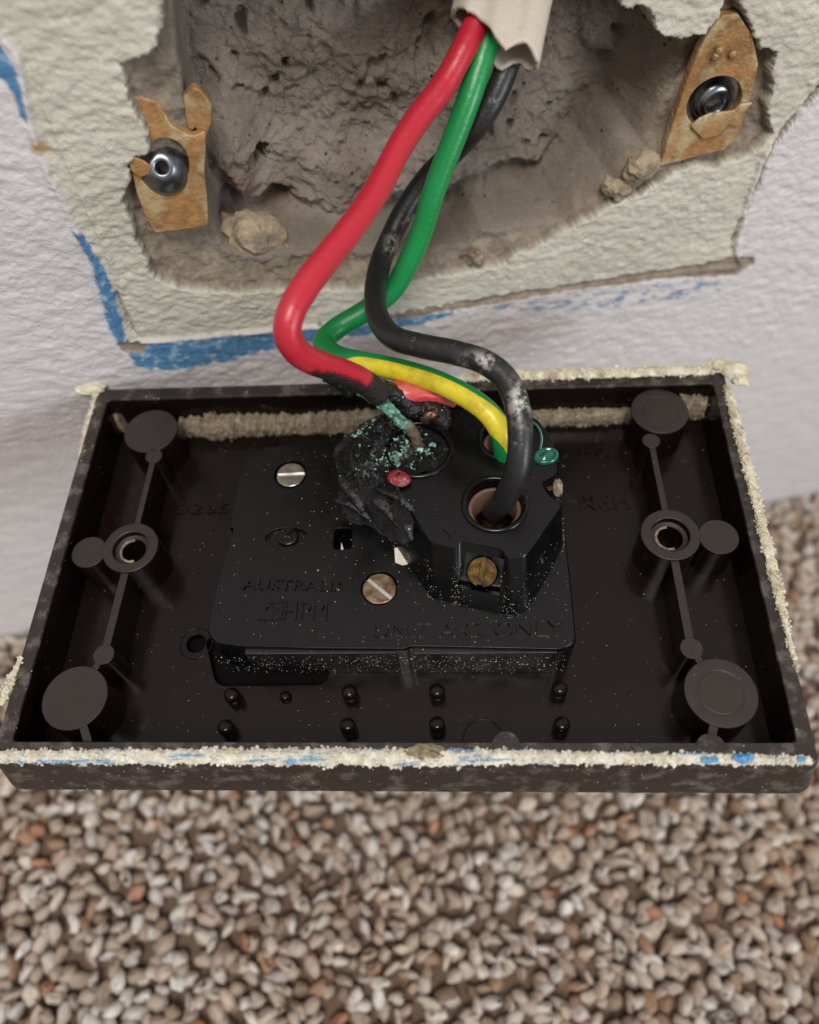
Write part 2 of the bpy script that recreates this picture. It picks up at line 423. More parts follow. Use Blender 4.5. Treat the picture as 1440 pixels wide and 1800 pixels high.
# mortar heaped along the foot and the left of the recess
zb = wall_xz(560, 440, 2.5)[1]
heap = smooth(16, 1, Z - zb + 6 * fbm(X * .12, Z * .12, 3, 95)) 
depth = depth - heap * (3 + 1.6 * fbm(X * .3, Z * .3, 4, 96))
lx = np.array(wall_xz(395, 300, 8))
depth = depth - 6.5 * np.exp(-(((X - lx[0] - 1.5) / 4.2) ** 2 + ((Z - lx[1]) / 8.5) ** 2)) * (1 + .3 * cavf)
lx2 = np.array(wall_xz(1000, 200, 22))
cr = np.array(wall_xz(402, 428, 4)); depth = depth + 7 * np.exp(-(((X - cr[0]) / 2.2) ** 2 + ((Z - cr[1]) / 2.2) ** 2))
depth = depth + 5 * np.exp(-(((X - lx2[0]) / 9) ** 2 + ((Z - lx2[1]) / 14) ** 2))
hole1 = np.array(wall_xz(437, 197, 24)); hd = np.hypot(X - hole1[0], (Z - hole1[1]) * 1.1) + .5 * vn(X * 1.2, Z * 1.2, 4)
depth = depth + 7 * smooth(2.0, 1.3, hd)
leftw = smooth(xr + 6, xr - 10, X)
depth = depth + 5 * np.exp(-((dcav - 3.0) / 1.6) ** 2) * leftw * smooth(zb + 14, zb + 2, Z) * smooth(-.3, .3, fbm(X * .12, Z * .1, 2, 140) + .25)
cv = smooth(0, 1, dcavb / wid)
D = D * (1 - cv) + depth * cv
lg0 = np.array(wall_xz(1252, 165)); D = D + 2.6 * np.exp(-(((X - lg0[0]) / 6.5) ** 2 + ((Z - lg0[1]) / 10) ** 4)) * brk
D = D - lumpR * 1.6 * (1 + .8 * rough_r) * brk * (1 - cv)
under = cov
def bl(p, s=1.0, w=.7): return smooth(-.2, .25, sdf(p, X, Z) + w * fbm(X * .7, Z * .9, 4, 101))
blue = np.maximum(bl(blueP1, w=.4), np.maximum(bl(blueP2, w=.5), bl(blueP3, w=.9)))
b4 = smooth(-.5, .8, sdf(blueP4, X, Z)) * smooth(.0, .35, fbm(X * .55, Z * 1.3, 4, 120)) * .8
blue = np.maximum(blue, b4)
torn = np.maximum(smooth(-.15, .2, sdf(tornP, X, Z) + .5 * fbm(X * .8, Z * .8, 4, 130)), smooth(-.1, .2, sdf(torn2P, X, Z) + .4 * fbm(X, Z, 3, 131)))
D = D + torn * .45 * (1 + rough_r) * (1 - brk)
stain = smooth(-.5, .6, sdf(stainP, X, Z) + .5 * fbm(X * .8, Z * .8, 4, 133))
xl = wall_xz(330, 150, 2)[0]
box = smooth(-2.2, -1.2, dcav) * (1 - smooth(.3, .9, cv)) * smooth(6, 2, X - xl) * smooth(zb + 4, zb + 16, Z)
box = np.maximum(box, smooth(-1.5, -.7, dcav) * (1 - smooth(.5, .95, cv)) * leftw)
V = np.stack([X.ravel(), WY + D.ravel(), Z.ravel()], 1)
n, m_ = X.shape; idx = np.arange(n * m_).reshape(n, m_)
Fc = np.stack([idx[:-1, :-1], idx[1:, :-1], idx[1:, 1:], idx[:-1, 1:]], -1).reshape(-1, 4)

w = NT('painted_broken_wall')
paint = w.mix(w.ramp(w.noise(14, 3), .35, .65), (200, 195, 194), (192, 187, 188))
paint = w.mix(w.ramp(w.noise(700, 4, .6, (1, 1, 2)), .5, .75), paint, (208, 203, 202))
cream = w.mix(w.ramp(w.noise(60, 4), .35, .7), (190, 186, 171), (176, 172, 157))
cream = w.mix(w.ramp(w.noise(900, 5, .65), .52, .72), cream, (202, 198, 184))
expo = w.mix(w.ramp(w.noise(350, 6, .65), .35, .65), (188, 172, 152), (154, 139, 122))
cave = w.mix(w.ramp(w.noise(110, 6, .6), .35, .68), (188, 174, 160), (158, 144, 132))
cave = w.mix(w.ramp(w.noise(900, 5, .65), .6, .72), cave, (112, 96, 86))
cave = w.mix(w.ramp(w.noise(60, 5, .6), .58, .72), cave, (160, 132, 112))
bcol = w.mix(w.ramp(w.noise(600, 4), .5, .72), (76, 120, 158), (140, 168, 188))
pits = w.math('MULTIPLY', w.ramp(w.vor(420), .16, .08), w.ramp(w.noise(120, 3), .45, .6))
cave = w.mix(pits, cave, (60, 48, 42))
c = w.mix(w.attr('cover').outputs['Fac'], paint, cream)
c = w.mix(w.attr('blue').outputs['Fac'], c, bcol)
c = w.mix(w.attr('stain').outputs['Fac'], c, (168, 140, 100))
c = w.mix(w.attr('exposed').outputs['Fac'], c, expo)
c = w.mix(w.attr('recess').outputs['Fac'], c, cave)
c = w.mix(w.attr('boxside').outputs['Fac'], c, (158, 148, 134))
w.col(c); w.rough(.8); w.b.inputs['Specular IOR Level'].default_value = .3
w.bump(w.noise(1400, 5, .6), .00022)
w.bump(w.math('MULTIPLY', w.attr('exposed').outputs['Fac'], w.noise(1500, 6, .75)), .0009)
w.bump(w.math('MULTIPLY', w.attr('recess').outputs['Fac'], w.noise(900, 6, .75)), .0010)
wall = obj('wall_back', V, Fc[:, ::-1].copy(), w.m, attrs={'cover': cov.ravel(), 'blue': (blue * (1 - brk)).ravel(), 'stain': stain.ravel(),
     'exposed': np.maximum(np.maximum(brk, torn), smooth(.6, .9, np.maximum(crk, np.maximum(crk2 * .8, crk3))) * .8).ravel(), 'recess': smooth(.02, .3, cv).ravel(), 'boxside': (box * .8).ravel()})
tag(wall, 'lilac-white painted wall with broken cream plaster around a rough recess, blue paint marks', kind='structure')

# ------------------------------------------------------------------ floor and carpet
fm = NT('carpet_backing'); fm.col(fm.mix(fm.noise(300, 4), (120, 98, 82), (96, 78, 66))); fm.rough(1.0)
fV = [(-900, -1500, 0), (1000, -1500, 0), (1000, WY + 6, 0), (-900, WY + 6, 0), (-900, -1500, -8), (1000, -1500, -8), (1000, WY + 6, -8), (-900, WY + 6, -8)]
fo = obj('floor', fV, [(0, 1, 2, 3), (7, 6, 5, 4), (0, 4, 5, 1), (1, 5, 6, 2), (2, 6, 7, 3), (3, 7, 4, 0)], fm.m, smooth_=False)
tag(fo, 'floor under the looped carpet', kind='structure')
seg, rings = 8, 5
ph = np.linspace(0.12, np.pi - .12, rings); th = np.arange(seg) * 2 * np.pi / seg
ph[0] = .02; ph[-1] = np.pi - .02
base = np.array([(np.sin(p) * np.cos(t), np.sin(p) * np.sin(t), np.cos(p)) for p in ph for t in th])
bi = np.arange(rings * seg).reshape(rings, seg)
bF = np.stack([bi[:-1], bi[1:], np.roll(bi, -1, 1)[1:], np.roll(bi, -1, 1)[:-1]], -1).reshape(-1, 4)
pitch = 3.35
gx, gy = np.meshgrid(np.arange(-240, 330, pitch), np.arange(-170, WY - 1.5, pitch * .9), indexing='ij')
gx = gx + (np.arange(gx.shape[1]) % 2)[None] * pitch * .5
cxs = gx.ravel() + rng.normal(0, .85, gx.size); cys = gy.ravel() + rng.normal(0, .85, gx.size)
N = len(cxs)
a = rng.uniform(0, 2 * np.pi, N); tl = rng.uniform(.1, 1.25, N)
sz = np.stack([rng.uniform(1.5, 2.9, N), rng.uniform(1.0, 2.0, N), rng.uniform(1.8, 3.2, N)], 1)
B = base[None] * sz[:, None]
taper = 1 - .45 * base[None, :, 0:1] * rng.uniform(.2, 1, (N, 1, 1)); B[..., 1:2] *= taper
B = B + rng.normal(0, .22, B.shape)
ct, st = np.cos(tl), np.sin(tl); y2 = B[..., 0] * ct[:, None] - B[..., 2] * st[:, None]; z2 = B[..., 0] * st[:, None] + B[..., 2] * ct[:, None]
B[..., 0] = y2; B[..., 2] = z2
ca, sa = np.cos(a), np.sin(a); x2 = B[..., 0] * ca[:, None] - B[..., 1] * sa[:, None]; y2 = B[..., 0] * sa[:, None] + B[..., 1] * ca[:, None]
B[..., 0] = x2; B[..., 1] = y2
B += np.stack([cxs, cys, 2.2 + rng.uniform(-1.1, .9, N)], 1)[:, None]
B[..., 1] = np.minimum(B[..., 1], WY - .2)
pal = np.array([C255(q)[:3] for q in [(206, 194, 180), (190, 176, 164), (214, 208, 198), (176, 158, 142), (160, 140, 124), (188, 166, 150), (150, 116, 90), (168, 112, 78), (120, 96, 80), (196, 190, 186)]])
pr = np.array([.2, .17, .13, .13, .1, .1, .05, .02, .04, .06]); pr /= pr.sum()
brownish = fbm(cxs * .03, cys * .03, 2, 5)
ci = rng.choice(len(pal), N, p=pr); cc = pal[ci] * rng.uniform(.82, 1.1, (N, 1)); cc = cc * (1 - .12 * brownish[:, None] * np.array([0, .5, 1]))
cm = NT('looped_wool'); cm.b.inputs['Roughness'].default_value = .9
at_ = cm.attr('loop_colour'); cm.l.new(cm.mix(cm.ramp(cm.noise(420, 4, .6), .3, .7, 0, .65), at_.outputs['Color'], (160, 140, 124)), cm.b.inputs['Base Color'])
cm.b.inputs['Specular IOR Level'].default_value = .15
cm.bump(cm.noise(1500, 3, .6), .0004)
Fall = (bF[None] + (np.arange(N) * rings * seg)[:, None, None]).reshape(-1, 4)
top = (bi[0][::-1][None] + (np.arange(N) * rings * seg)[:, None]); 
co = obj('carpet', B.reshape(-1, 3), Fall, cm.m, attrs={'loop_colour': np.repeat(cc, rings * seg, 0)})
co.data.update()
tag(co, 'beige, grey and rust flecked loop pile carpet below the outlet', 'carpet', kind='stuff')

# ================================================================== recess contents
def wall_plate(name, outline, holes, d, thick, mat, parent, org, label=None, bev=.25, tilt=None):
    bm = bmesh.new()
    def loop(pts):
        vs = [bm.verts.new((wp(x, y, d) - org)) for x, y in pts]
        return [bm.edges.new((vs[i], vs[(i + 1) % len(vs)])) for i in range(len(vs))]
    es = loop(outline)
    for h in holes: es += loop(h)
    bmesh.ops.triangle_fill(bm, edges=es, use_beauty=True, use_dissolve=False, normal=(0, -1, 0))
    r = bmesh.ops.extrude_face_region(bm, geom=bm.faces[:])
    for v in [g for g in r['geom'] if isinstance(g, bmesh.types.BMVert)]: v.co.y += thick
    if tilt:
        for v in bm.verts: v.co.y += tilt(v.co)
    bmesh.ops.recalc_face_normals(bm, faces=bm.faces)
    V = [v.co[:] for v in bm.verts]; Fc = [[v.index for v in f.verts] for f in bm.faces]
    bm.verts.index_update(); V = [v.co[:] for v in bm.verts]; Fc = [[v.index for v in f.verts] for f in bm.faces]; bm.free()
    return obj(name, V, Fc, mat, parent, smooth_=True, label=label, auto=(bev, 2, 40))
def ell(cx, cy, rx, ry, ang=0, n=28):
    o = []
    for i in range(n):
        t = 2 * math.pi * i / n; a, b = rx * math.cos(t), ry * math.sin(t)
        o.append((cx + a * math.cos(ang) - b * math.sin(ang), cy + a * math.sin(ang) + b * math.cos(ang)))
    return o
am = NT('amber_stained_lug')
c = am.mix(am.ramp(am.noise(260, 5, .6), .35, .65), (160, 121, 78), (124, 92, 58)); c = am.mix(am.ramp(am.noise(140, 4), .48, .62), c, (172, 152, 116)); c = am.mix(am.ramp(am.noise(190, 5), .58, .68), c, (112, 84, 56))
am.col(c); am.rough(.3); am.b.inputs['Subsurface Weight'].default_value = 0.0; am.bump(am.noise(900, 4), .0003); MAT['amber'] = am.m
RX = np.array([[1, 0, 0], [0, 0, -1], [0, 1, 0.]])     # lathe axis z -> -y (out of the wall)
RXO = np.array([[1, 0, 0], [0, 0, -1.0], [0, 1, 0]])

org = wp(290, 295, 2)
lb = empty('mounting_bracket', org)
az = np.array([-.05, -.82, .57]); ax_ = np.array([1, 0, 0]) - az * az[0]; ax_ /= np.linalg.norm(ax_); RXT = np.stack([ax_, np.cross(az, ax_), az], 1)
tag(lb, 'amber stained mounting lug with a shiny domed screw socket beside the pale box edge', 'bracket', 'mounting lugs')
wall_plate('lug_plate', [(232, 178), (276, 187), (290, 205), (302, 226), (328, 241), (342, 243), (362, 236), (363, 262), (360, 300), (364, 340), (366, 388), (345, 393), (272, 402), (255, 375), (240, 338), (232, 305), (226, 280), (232, 240)],
           [ell(289, 293, 44, 45, .3)], 1.2, 2.0, 'amber', lb, org, tilt=lambda v: .12 * v.z)
wall_plate('lug_tab', [(322, 172), (340, 152), (352, 156), (372, 180), (371, 212), (362, 240), (352, 242), (344, 224), (338, 232), (330, 226)], [], 2.4, 1.4, 'amber', lb, org, tilt=lambda v: -.25 * (v.x - 5), label='paler upright tab of the lug')
wall_plate('lug_tongue', [(224, 281), (238, 277), (254, 284), (270, 296), (262, 308), (246, 314), (231, 302)], [], .5, .5, 'amber', lb, org)
c = wp(288, 294, 2.6) - org
s_ = MB().lathe(c, None, [(3.9, -2.5), (3.85, -.5), (3.65, .3), (3.2, 1.1), (2.5, 1.85), (1.8, 2.35), (1.15, 2.65), (.85, 2.45), (.72, 1.2), (.7, -1.6)], 40, RXT).build('domed_screw', 'zinc', lb, label='shiny domed screw socket with a dark centre hole')
fixn(s_)

org = wp(1250, 180, 2)
rb = empty('mounting_bracket', org)
tag(rb, 'long amber stained mounting lug with a torn flap, under the hanging plaster tab', 'bracket', 'mounting lugs')
wall_plate('lug_plate', [(1232, 92), (1252, 52), (1275, 30), (1300, 26), (1322, 60), (1332, 110), (1320, 160), (1306, 205), (1292, 240), (1270, 262), (1235, 272), (1195, 286), (1163, 296), (1176, 250), (1196, 190), (1212, 140)],
           [ell(1256, 180, 54, 36, -.75)], .9, 1.6, 'amber', rb, org, tilt=lambda v: -.1 * v.x)
c = wp(1256, 178, 3.6) - org
s_ = MB().lathe(c, None, [(3.3, -2.5), (3.3, -.2), (2.9, .5), (2.3, .8), (1.9, .85), (1.6, .5), (1.45, -.4), (1.3, -2.0)], 40, RX).build('domed_screw', 'zinc', rb, label='silvery recessed screw socket with a dark centre hole'); fixn(s_)
fo_ = wall_plate('torn_flap', [(1216, 226), (1232, 210), (1252, 200), (1276, 196), (1290, 193), (1300, 182), (1322, 177), (1306, 196), (1302, 214), (1292, 221), (1280, 218), (1262, 238), (1236, 246)], [], .3, .6, 'amber', rb, org, label='bright orange torn flap over the lower half of the hole', tilt=lambda v: -.1 * v.x)
for i, (px, py) in enumerate(((1265, 90), (1288, 96), (1258, 100))):
    V_, F_ = lump(wp(px, py, .7) - org, (.7, .4, .7), 2, .15, 2, i); obj('resin_bead', V_, F_, 'amber', rb)

def rock(name, c, sz, lab, cat, seed, mat='chunk', rot=None, grp=None, flat=3, sub=3, amp=.4):
    V_, F_ = lump((0, 0, 0), sz, sub, amp, 1.6, seed, rot, flat)
    o = obj(name, V_, F_, mat, smooth_=False); o.location = Vector(c) * MM
    tag(o, lab, cat, grp); return o
a_ = .5; rz = np.array([[math.cos(a_), 0, math.sin(a_)], [0, 1, 0], [-math.sin(a_), 0, math.cos(a_)]])
rock('plaster_chunk', wp(442, 414, 6.5), (5.4, 3.4, 4.0), 'large loose wedge of brown render lying in the lower corner of the recess', 'plaster chunk', 4, rot=rz)
rock('plaster_chunk', wp(508, 438, 5), (2.2, 1.6, 1.1), 'flat dark-edged render fragment beside the large wedge in the recess', 'plaster chunk', 9)
rock('plaster_crumb', wp(837, 452, 1.2), (1.5, 1.3, 1.5), 'pale plaster crumb on the ledge below the recess, right of the wires', 'plaster crumb', 14, 'dust')
rock('plaster_chunk', wp(1128, 292, .8), (2.9, 1.8, 2.4), 'lump of grey mortar stuck just left of the long amber lug', 'plaster chunk', 23, 'chunk')
rock('plaster_chunk', wp(1082, 330, 1.2), (3.0, 1.5, 1.6), 'low mortar lump on the recess edge, below the lump by the amber lug', 'plaster chunk', 27, 'chunk', rot=rz)

# ================================================================== the outlet
out = empty('power_outlet', PO, PR2)
tag(out, 'upturned brown twin-post power outlet with a burnt black mechanism, hanging on its wires', 'power outlet')
HW, HH = PW / 2, PH / 2
def rr(w_, h_, r, z, ox=0, oy=0, seg=6): return lift(roundpoly([(-w_ + ox, -h_ + oy), (w_ + ox, -h_ + oy), (w_ + ox, h_ + oy), (-w_ + ox, h_ + oy)], r, seg), z)
FL = -8.0
t = MB()
t.loft([rr(HW + 1.0, HH + 1.0, 2.2, -10.4), rr(HW + 2.1, HH + 1.7, 3.0, -9.9), rr(HW + 2.4, HH + 2.0, 3.2, -9.2), rr(HW + .25, HH + .3, 1.0, -.5), rr(HW, HH, .8, 0), rr(HW - 2.0, HH - 2.3, .8, 0), rr(HW - 2.15, HH - 2.45, .8, -.3), rr(HW - 2.5, HH - 2.8, .6, FL)])
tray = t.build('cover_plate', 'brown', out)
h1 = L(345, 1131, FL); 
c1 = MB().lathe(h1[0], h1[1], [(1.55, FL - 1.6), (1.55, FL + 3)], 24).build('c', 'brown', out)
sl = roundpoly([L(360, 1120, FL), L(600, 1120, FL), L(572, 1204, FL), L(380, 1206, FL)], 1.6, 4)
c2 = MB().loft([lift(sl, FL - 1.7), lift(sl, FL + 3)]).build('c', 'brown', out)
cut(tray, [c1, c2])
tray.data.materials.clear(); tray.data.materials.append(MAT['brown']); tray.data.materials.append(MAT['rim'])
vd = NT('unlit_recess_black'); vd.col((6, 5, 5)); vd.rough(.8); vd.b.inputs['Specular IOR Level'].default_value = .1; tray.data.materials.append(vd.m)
for p in tray.data.polygons:
    p.use_smooth = True
    cz = p.center.z / MM
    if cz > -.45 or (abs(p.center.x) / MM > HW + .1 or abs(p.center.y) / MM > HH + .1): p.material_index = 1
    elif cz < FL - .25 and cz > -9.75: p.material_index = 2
wn = tray.modifiers.new('b', 'BEVEL'); wn.width = .12 * MM; wn.segments = 2; wn.limit_method = 'ANGLE'; wn.angle_limit = math.radians(50)
tray.modifiers.new('wn', 'WEIGHTED_NORMAL')

BT = -.9                                             # post tops
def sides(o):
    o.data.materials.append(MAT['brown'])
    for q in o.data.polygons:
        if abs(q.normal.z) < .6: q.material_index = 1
def rad(px, z): return px / (F / ((107.5 - z) * 1.14))
def post(px, py, r, top=BT, lab=None, mark=False, name='post', taper=1.04):
    p = L(px, py, top)
    prof = [(r * taper, FL - .1), (r * 1.0, top - .12), (r - .12, top)]
    if mark: prof += [(r * .66, top), (r * .64, top - .1), (r * .61, top - .1), (r * .59, top)]
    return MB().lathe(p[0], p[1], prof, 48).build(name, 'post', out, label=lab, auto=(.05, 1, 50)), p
_post = post
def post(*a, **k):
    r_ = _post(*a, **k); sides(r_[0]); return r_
pl = {}
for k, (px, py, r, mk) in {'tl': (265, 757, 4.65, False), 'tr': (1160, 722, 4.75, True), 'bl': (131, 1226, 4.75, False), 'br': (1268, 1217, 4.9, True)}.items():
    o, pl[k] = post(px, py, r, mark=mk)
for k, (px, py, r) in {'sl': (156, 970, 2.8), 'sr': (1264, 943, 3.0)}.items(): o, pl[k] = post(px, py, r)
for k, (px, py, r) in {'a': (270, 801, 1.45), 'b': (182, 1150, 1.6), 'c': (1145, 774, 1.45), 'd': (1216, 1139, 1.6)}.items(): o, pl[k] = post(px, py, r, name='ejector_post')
for k, (px, py) in {'rl': (229, 962), 'rr': (1179, 939)}.items():
    p = L(px, py, BT + .2); pl[k] = p; T_ = BT + .2
    prof = [(4.5, FL - .1), (4.45, T_ - .1), (4.35, T_), (3.0, T_), (2.85, T_ - .15), (2.8, T_ - 1.1), (2.1, T_ - 1.2), (1.95, T_ - 1.6), (1.9, FL + .2)]
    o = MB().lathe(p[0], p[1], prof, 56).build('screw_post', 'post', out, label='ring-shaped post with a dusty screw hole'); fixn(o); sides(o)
    b = o.modifiers.new('b', 'BEVEL'); b.width = .06 * MM; b.segments = 2; b.limit_method = 'ANGLE'; b.angle_limit = .7; o.modifiers.new('wn', 'WEIGHTED_NORMAL')
    # dust ring in the bore
    P_ = [(p[0] + 1.95 * math.cos(q), p[1] + 1.95 * math.sin(q), T_ - 1.25) for q in np.linspace(1.6, 5.0, 9)]
    V_, F_, *_r = tube(np.array(P_), .22, 8, .25, lambda s, th_: .12 * fbm(s * 2, th_ * 2, 3, 7))
    obj('bore_dust', V_, F_, 'dust', out, label='pale dust inside the screw post')
def rib(a, b, w_=1.0, top=BT - .15, name='rib'):
    a = np.array(a[:2]); b = np.array(b[:2]); d = b - a; ln = np.linalg.norm(d)
    c = (a + b) / 2
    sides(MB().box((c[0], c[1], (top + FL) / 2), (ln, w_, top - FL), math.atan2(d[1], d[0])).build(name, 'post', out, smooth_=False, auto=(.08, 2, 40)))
def shrink(a, b, ra, rb_):
    a = np.array(a[:2]); b = np.array(b[:2]); u = (b - a) / np.linalg.norm(b - a); return a + u * ra, b - u * rb_
rib(*shrink(pl['a'], pl['rl'], 1.2, 4.2)); rib(*shrink(pl['rl'], pl['b'], 4.2, 1.3), w_=1.25); rib(*shrink(pl['b'], pl['bl'], 1.3, 4.3))
e = L(150, 1322, BT); rib(*shrink(pl['bl'], (e[0], -HH + 2.5), 4.4, 0), w_=1.2)
rib(*shrink(pl['c'], pl['rr'], 1.2, 4.2)); rib(*shrink(pl['rr'], pl['d'], 4.2, 1.3), w_=1.25); rib(*shrink(pl['d'], pl['br'], 1.3, 4.3))
e = L(1252, 1322, BT); rib(*shrink(pl['br'], (e[0], -HH + 2.5), 4.4, 0), w_=1.2)
# little pins near the front wall
for i, (px, py) in enumerate(((405, 1219), (500, 1222), (613, 1214), (768, 1212), (985, 1208), (394, 1276), (610, 1273), (768, 1271), (989, 1271))):
    tp = FL + (3.2 if i != 1 else 1.2); r = 1.12 if i != 1 else .85; p = L(px, py, tp)
    MB().lathe(p[0], p[1], [(r * 1.08, FL - .1), (r, tp - .55), (r * .78, tp - .16), (r * .35, tp)], 24).build('pin', 'brown', out)
for (px, py, r) in ((850, 1300, 2.9), (345, 1131, 2.55)):
    p = L(px, py, FL); V_, F_, *_r = tube(np.array([(p[0] + r * math.cos(q), p[1] + r * math.sin(q), FL + .02) for q in np.linspace(0, 2 * math.pi, 20)]), .12, 8, .4)
    obj('ejector_ring', V_, F_, 'brown', out)
p = L(1252, 1325, -.2)
MB().lathe(p[0], -HH + 1.6, [(2.0, -.3), (1.95, .02), (1.85, .05)], 32).build('rim_disc', 'rim', out)
p = L(890, 1318, -.2)
MB().lathe(p[0], -HH + 2.0, [(1.9, -.3), (1.85, .02), (1.75, .05)], 32).build('rim_disc', 'rim', out)

def letters(body, px0, py0, px1, py1, z, size, mat, extr=.16, rot180=False, name='lettering', bold=0.0, lab=None):
    p0 = L(px0, py0, z); p1 = L(px1, py1, z)
    cu = bpy.data.curves.new('t', 'FONT'); cu.body = body; cu.size = 1; cu.extrude = .5; cu.offset = bold
    cu.resolution_u = 3
    to = bpy.data.objects.new('t', cu); SC.collection.objects.link(to); bpy.context.view_layer.update()
    me = bpy.data.meshes.new_from_object(to.evaluated_get(bpy.context.evaluated_depsgraph_get()))
    V_ = np.array([v.co[:] for v in me.vertices]); F_ = [tuple(q.vertices) for q in me.polygons]
    bpy.data.objects.remove(to); bpy.data.meshes.remove(me)
    lo, hi = V_.min(0), V_.max(0); ln = np.linalg.norm(p1[:2] - p0[:2])
    X_ = (V_[:, 0] - lo[0]) / (hi[0] - lo[0]) * ln; Y_ = (V_[:, 1] - lo[1]) / (hi[1] - lo[1]) * size
    d = (p1 - p0)[:2] / ln; nrm = np.array([-d[1], d[0]])
    if rot180: X_ = ln - X_; Y_ = size - Y_
    W_ = np.stack([p0[0] + d[0] * X_ + nrm[0] * Y_, p0[1] + d[1] * X_ + nrm[1] * Y_, z - .06 + (V_[:, 2] + .5) * (extr + .06)], 1)
    o = obj(name, W_, F_, mat, out, smooth_=False, label=lab)
    return o

# mechanism body
MT = .5; TT = 9.0
top = [(424, 822), (412, 880), (405, 918), (400, 965), (388, 1005), (375, 1054), (364, 1110), (378, 1131), (424, 1137), (560, 1140), (712, 1141), (722, 1136), (990, 1142), (1013, 1128), (1005, 1040), (994, 940), (985, 860), (978, 800), (960, 768), (620, 768), (470, 786), (440, 796)]
mt = roundpoly([L(x, y, MT) for x, y in top], .9, 3)
mc = np.mean([m[:2] for m in mt], 0)
def grow(P, k): return [(mc[0] + (q[0] - mc[0]) * (1 + k), mc[1] + (q[1] - mc[1]) * (1 + k)) for q in P]
mech = MB().loft([lift(grow(mt, .0), FL - .05), lift(grow(mt, .004), MT - .9), lift(mt, MT - .25), lift(grow(mt, -.006), MT)]).build('mechanism', 'black', out, label='black socket mechanism, melted at its far corner')
cs = []
p = L(603, 947, MT); cs.append(MB().loft([lift(roundpoly([(p[0] - 1.45, p[1] - 1.9), (p[0] + 1.45, p[1] - 1.9), (p[0] + 1.45, p[1] + 1.9), (p[0] - 1.45, p[1] + 1.9)], .7, 3), zz) for zz in (MT - 7.5, MT + 2)]).build('c', 'black', out))
p = L(504, 944, MT); cs.append(MB().loft([lift([(p[0] + 3.4 * math.cos(q), p[1] + 1.7 * math.sin(q)) for q in np.linspace(0, 2 * math.pi, 24, endpoint=False)], zz) for zz in (MT - .7, MT + 2)]).build('c', 'black', out))
for px, py in ((511, 834), (667, 1034)):
    p = L(px, py, MT); cs.append(cyl(p[0], p[1], 2.75, MT - 1.1, MT + 2, 36).build('c', 'black', out))
p = L(403, 942, MT); cs.append(MB().box((p[0] - .3, p[1], MT), (1.6, 3.0, 6)).build('c', 'black', out))
p = L(1003, 1160, MT)
cut(mech, cs)
for q in mech.data.polygons: q.use_smooth = True
bv = mech.modifiers.new('b', 'BEVEL'); bv.width = .45 * MM; bv.segments = 3; bv.limit_method = 'ANGLE'; bv.angle_limit = math.radians(40); mech.modifiers.new('wn', 'WEIGHTED_NORMAL')
# dusty front face of the mechanism: thin skirt pieces left and right of the step
for (xa, xb, dz) in ((425, 700, .12), (722, 985, .08)):
    a0 = L(xa, 1139, MT); b0 = L(xb, 1141, MT)
    yy = min(a0[1], b0[1]) - .25
    MB().loft([[(a0[0] + .3, yy - dz, FL), (b0[0] - .3, yy - dz, FL), (b0[0] - .3, yy + 1.2, FL), (a0[0] + .3, yy + 1.2, FL)], [(a0[0] + .3, yy - dz, MT - .7), (b0[0] - .3, yy - dz, MT - .7), (b0[0] - .3, yy + 1.2, MT - .7), (a0[0] + .3, yy + 1.2, MT - .7)]]).build('front_skirt', 'black_dusty', out, auto=(.15, 2, 40))

def screw(px, py, r, ang, mat, z, name='screw', lab=None, tilt=0):
    p = L(px, py, z); m = MB(); g = r * .13
    for sgn in (1, -1):
        a0 = math.asin(g / r); arc = [(r * math.cos(q), sgn * r * math.sin(q)) for q in np.linspace(a0, math.pi - a0, 18)]
        if sgn < 0: arc = arc[::-1]
        arcs = [(q[0] * .94, (q[1] - sgn * g) * .94 + sgn * g) for q in arc]
        m.loft([lift(arc, -.8), lift(arc, -.12), lift(arcs, 0)])
    V_ = np.array(m.V); ca, sa = math.cos(ang), math.sin(ang)
    V_ = np.stack([V_[:, 0] * ca - V_[:, 1] * sa, V_[:, 0] * sa + V_[:, 1] * ca, V_[:, 2]], 1) + p
    s = obj(name, V_, m.F, mat, out, smooth_=False, label=lab, auto=(.05, 2, 40))
    sb = MB().box((0, 0, 0), (r * 1.9, g * 2.2, .5)); Vb = np.array(sb.V); Vb = np.stack([Vb[:, 0] * ca - Vb[:, 1] * sa, Vb[:, 0] * sa + Vb[:, 1] * ca, Vb[:, 2]], 1) + p - np.array([0, 0, .55])
    obj('slot', Vb, sb.F, 'slot', s, smooth_=False)
    return s
screw(511, 834, 2.35, .03, 'steel', MT + .05, lab='clean silver slotted screw')
screw(667, 1034, 2.55, -.72, 'rusty', MT + .15, lab='rust-browned slotted screw')
p = L(505, 941, MT - .1)
rv = MB().lathe(p[0], p[1], [(1.75, MT - .9), (1.7, MT - .2), (1.3, MT - .05)], 20).build('rivet', 'black', out, auto=(.1, 2, 40), label='black rivet head with a moulded cross')
for an in (.8, 2.37): 
    bx = MB().box((p[0], p[1], MT - .05), (2.4, .35, .25), an).build('cross_bar', 'black', rv)
letters('AUSTRALIA', 426, 1036, 610, 1040, MT, 1.75, 'black', .38, lab='raised word AUSTRALIA')
letters('UNIT A.C. ONLY', 655, 1121, 992, 1118, MT, 2.35, 'black', .38, lab='raised words UNIT A.C. ONLY')
letters('N', 775, 946, 797, 948, TT, 1.9, 'black', .25)
letters('HPM', 497, 1090, 574, 1090, MT, 3.0, 'black', .35, lab='raised letters HPM')
lg = MB(); q0 = L(455, 1090, MT)
lg.box((q0[0] + 1.6, q0[1] + .12, MT + .08), (3.6, .3, .3)); lg.box((q0[0] + 2.2, q0[1] + 2.8, MT + .08), (2.6, .3, .3)); lg.box((q0[0] + 3.25, q0[1] + 1.5, MT + .08), (.35, 2.9, .3))
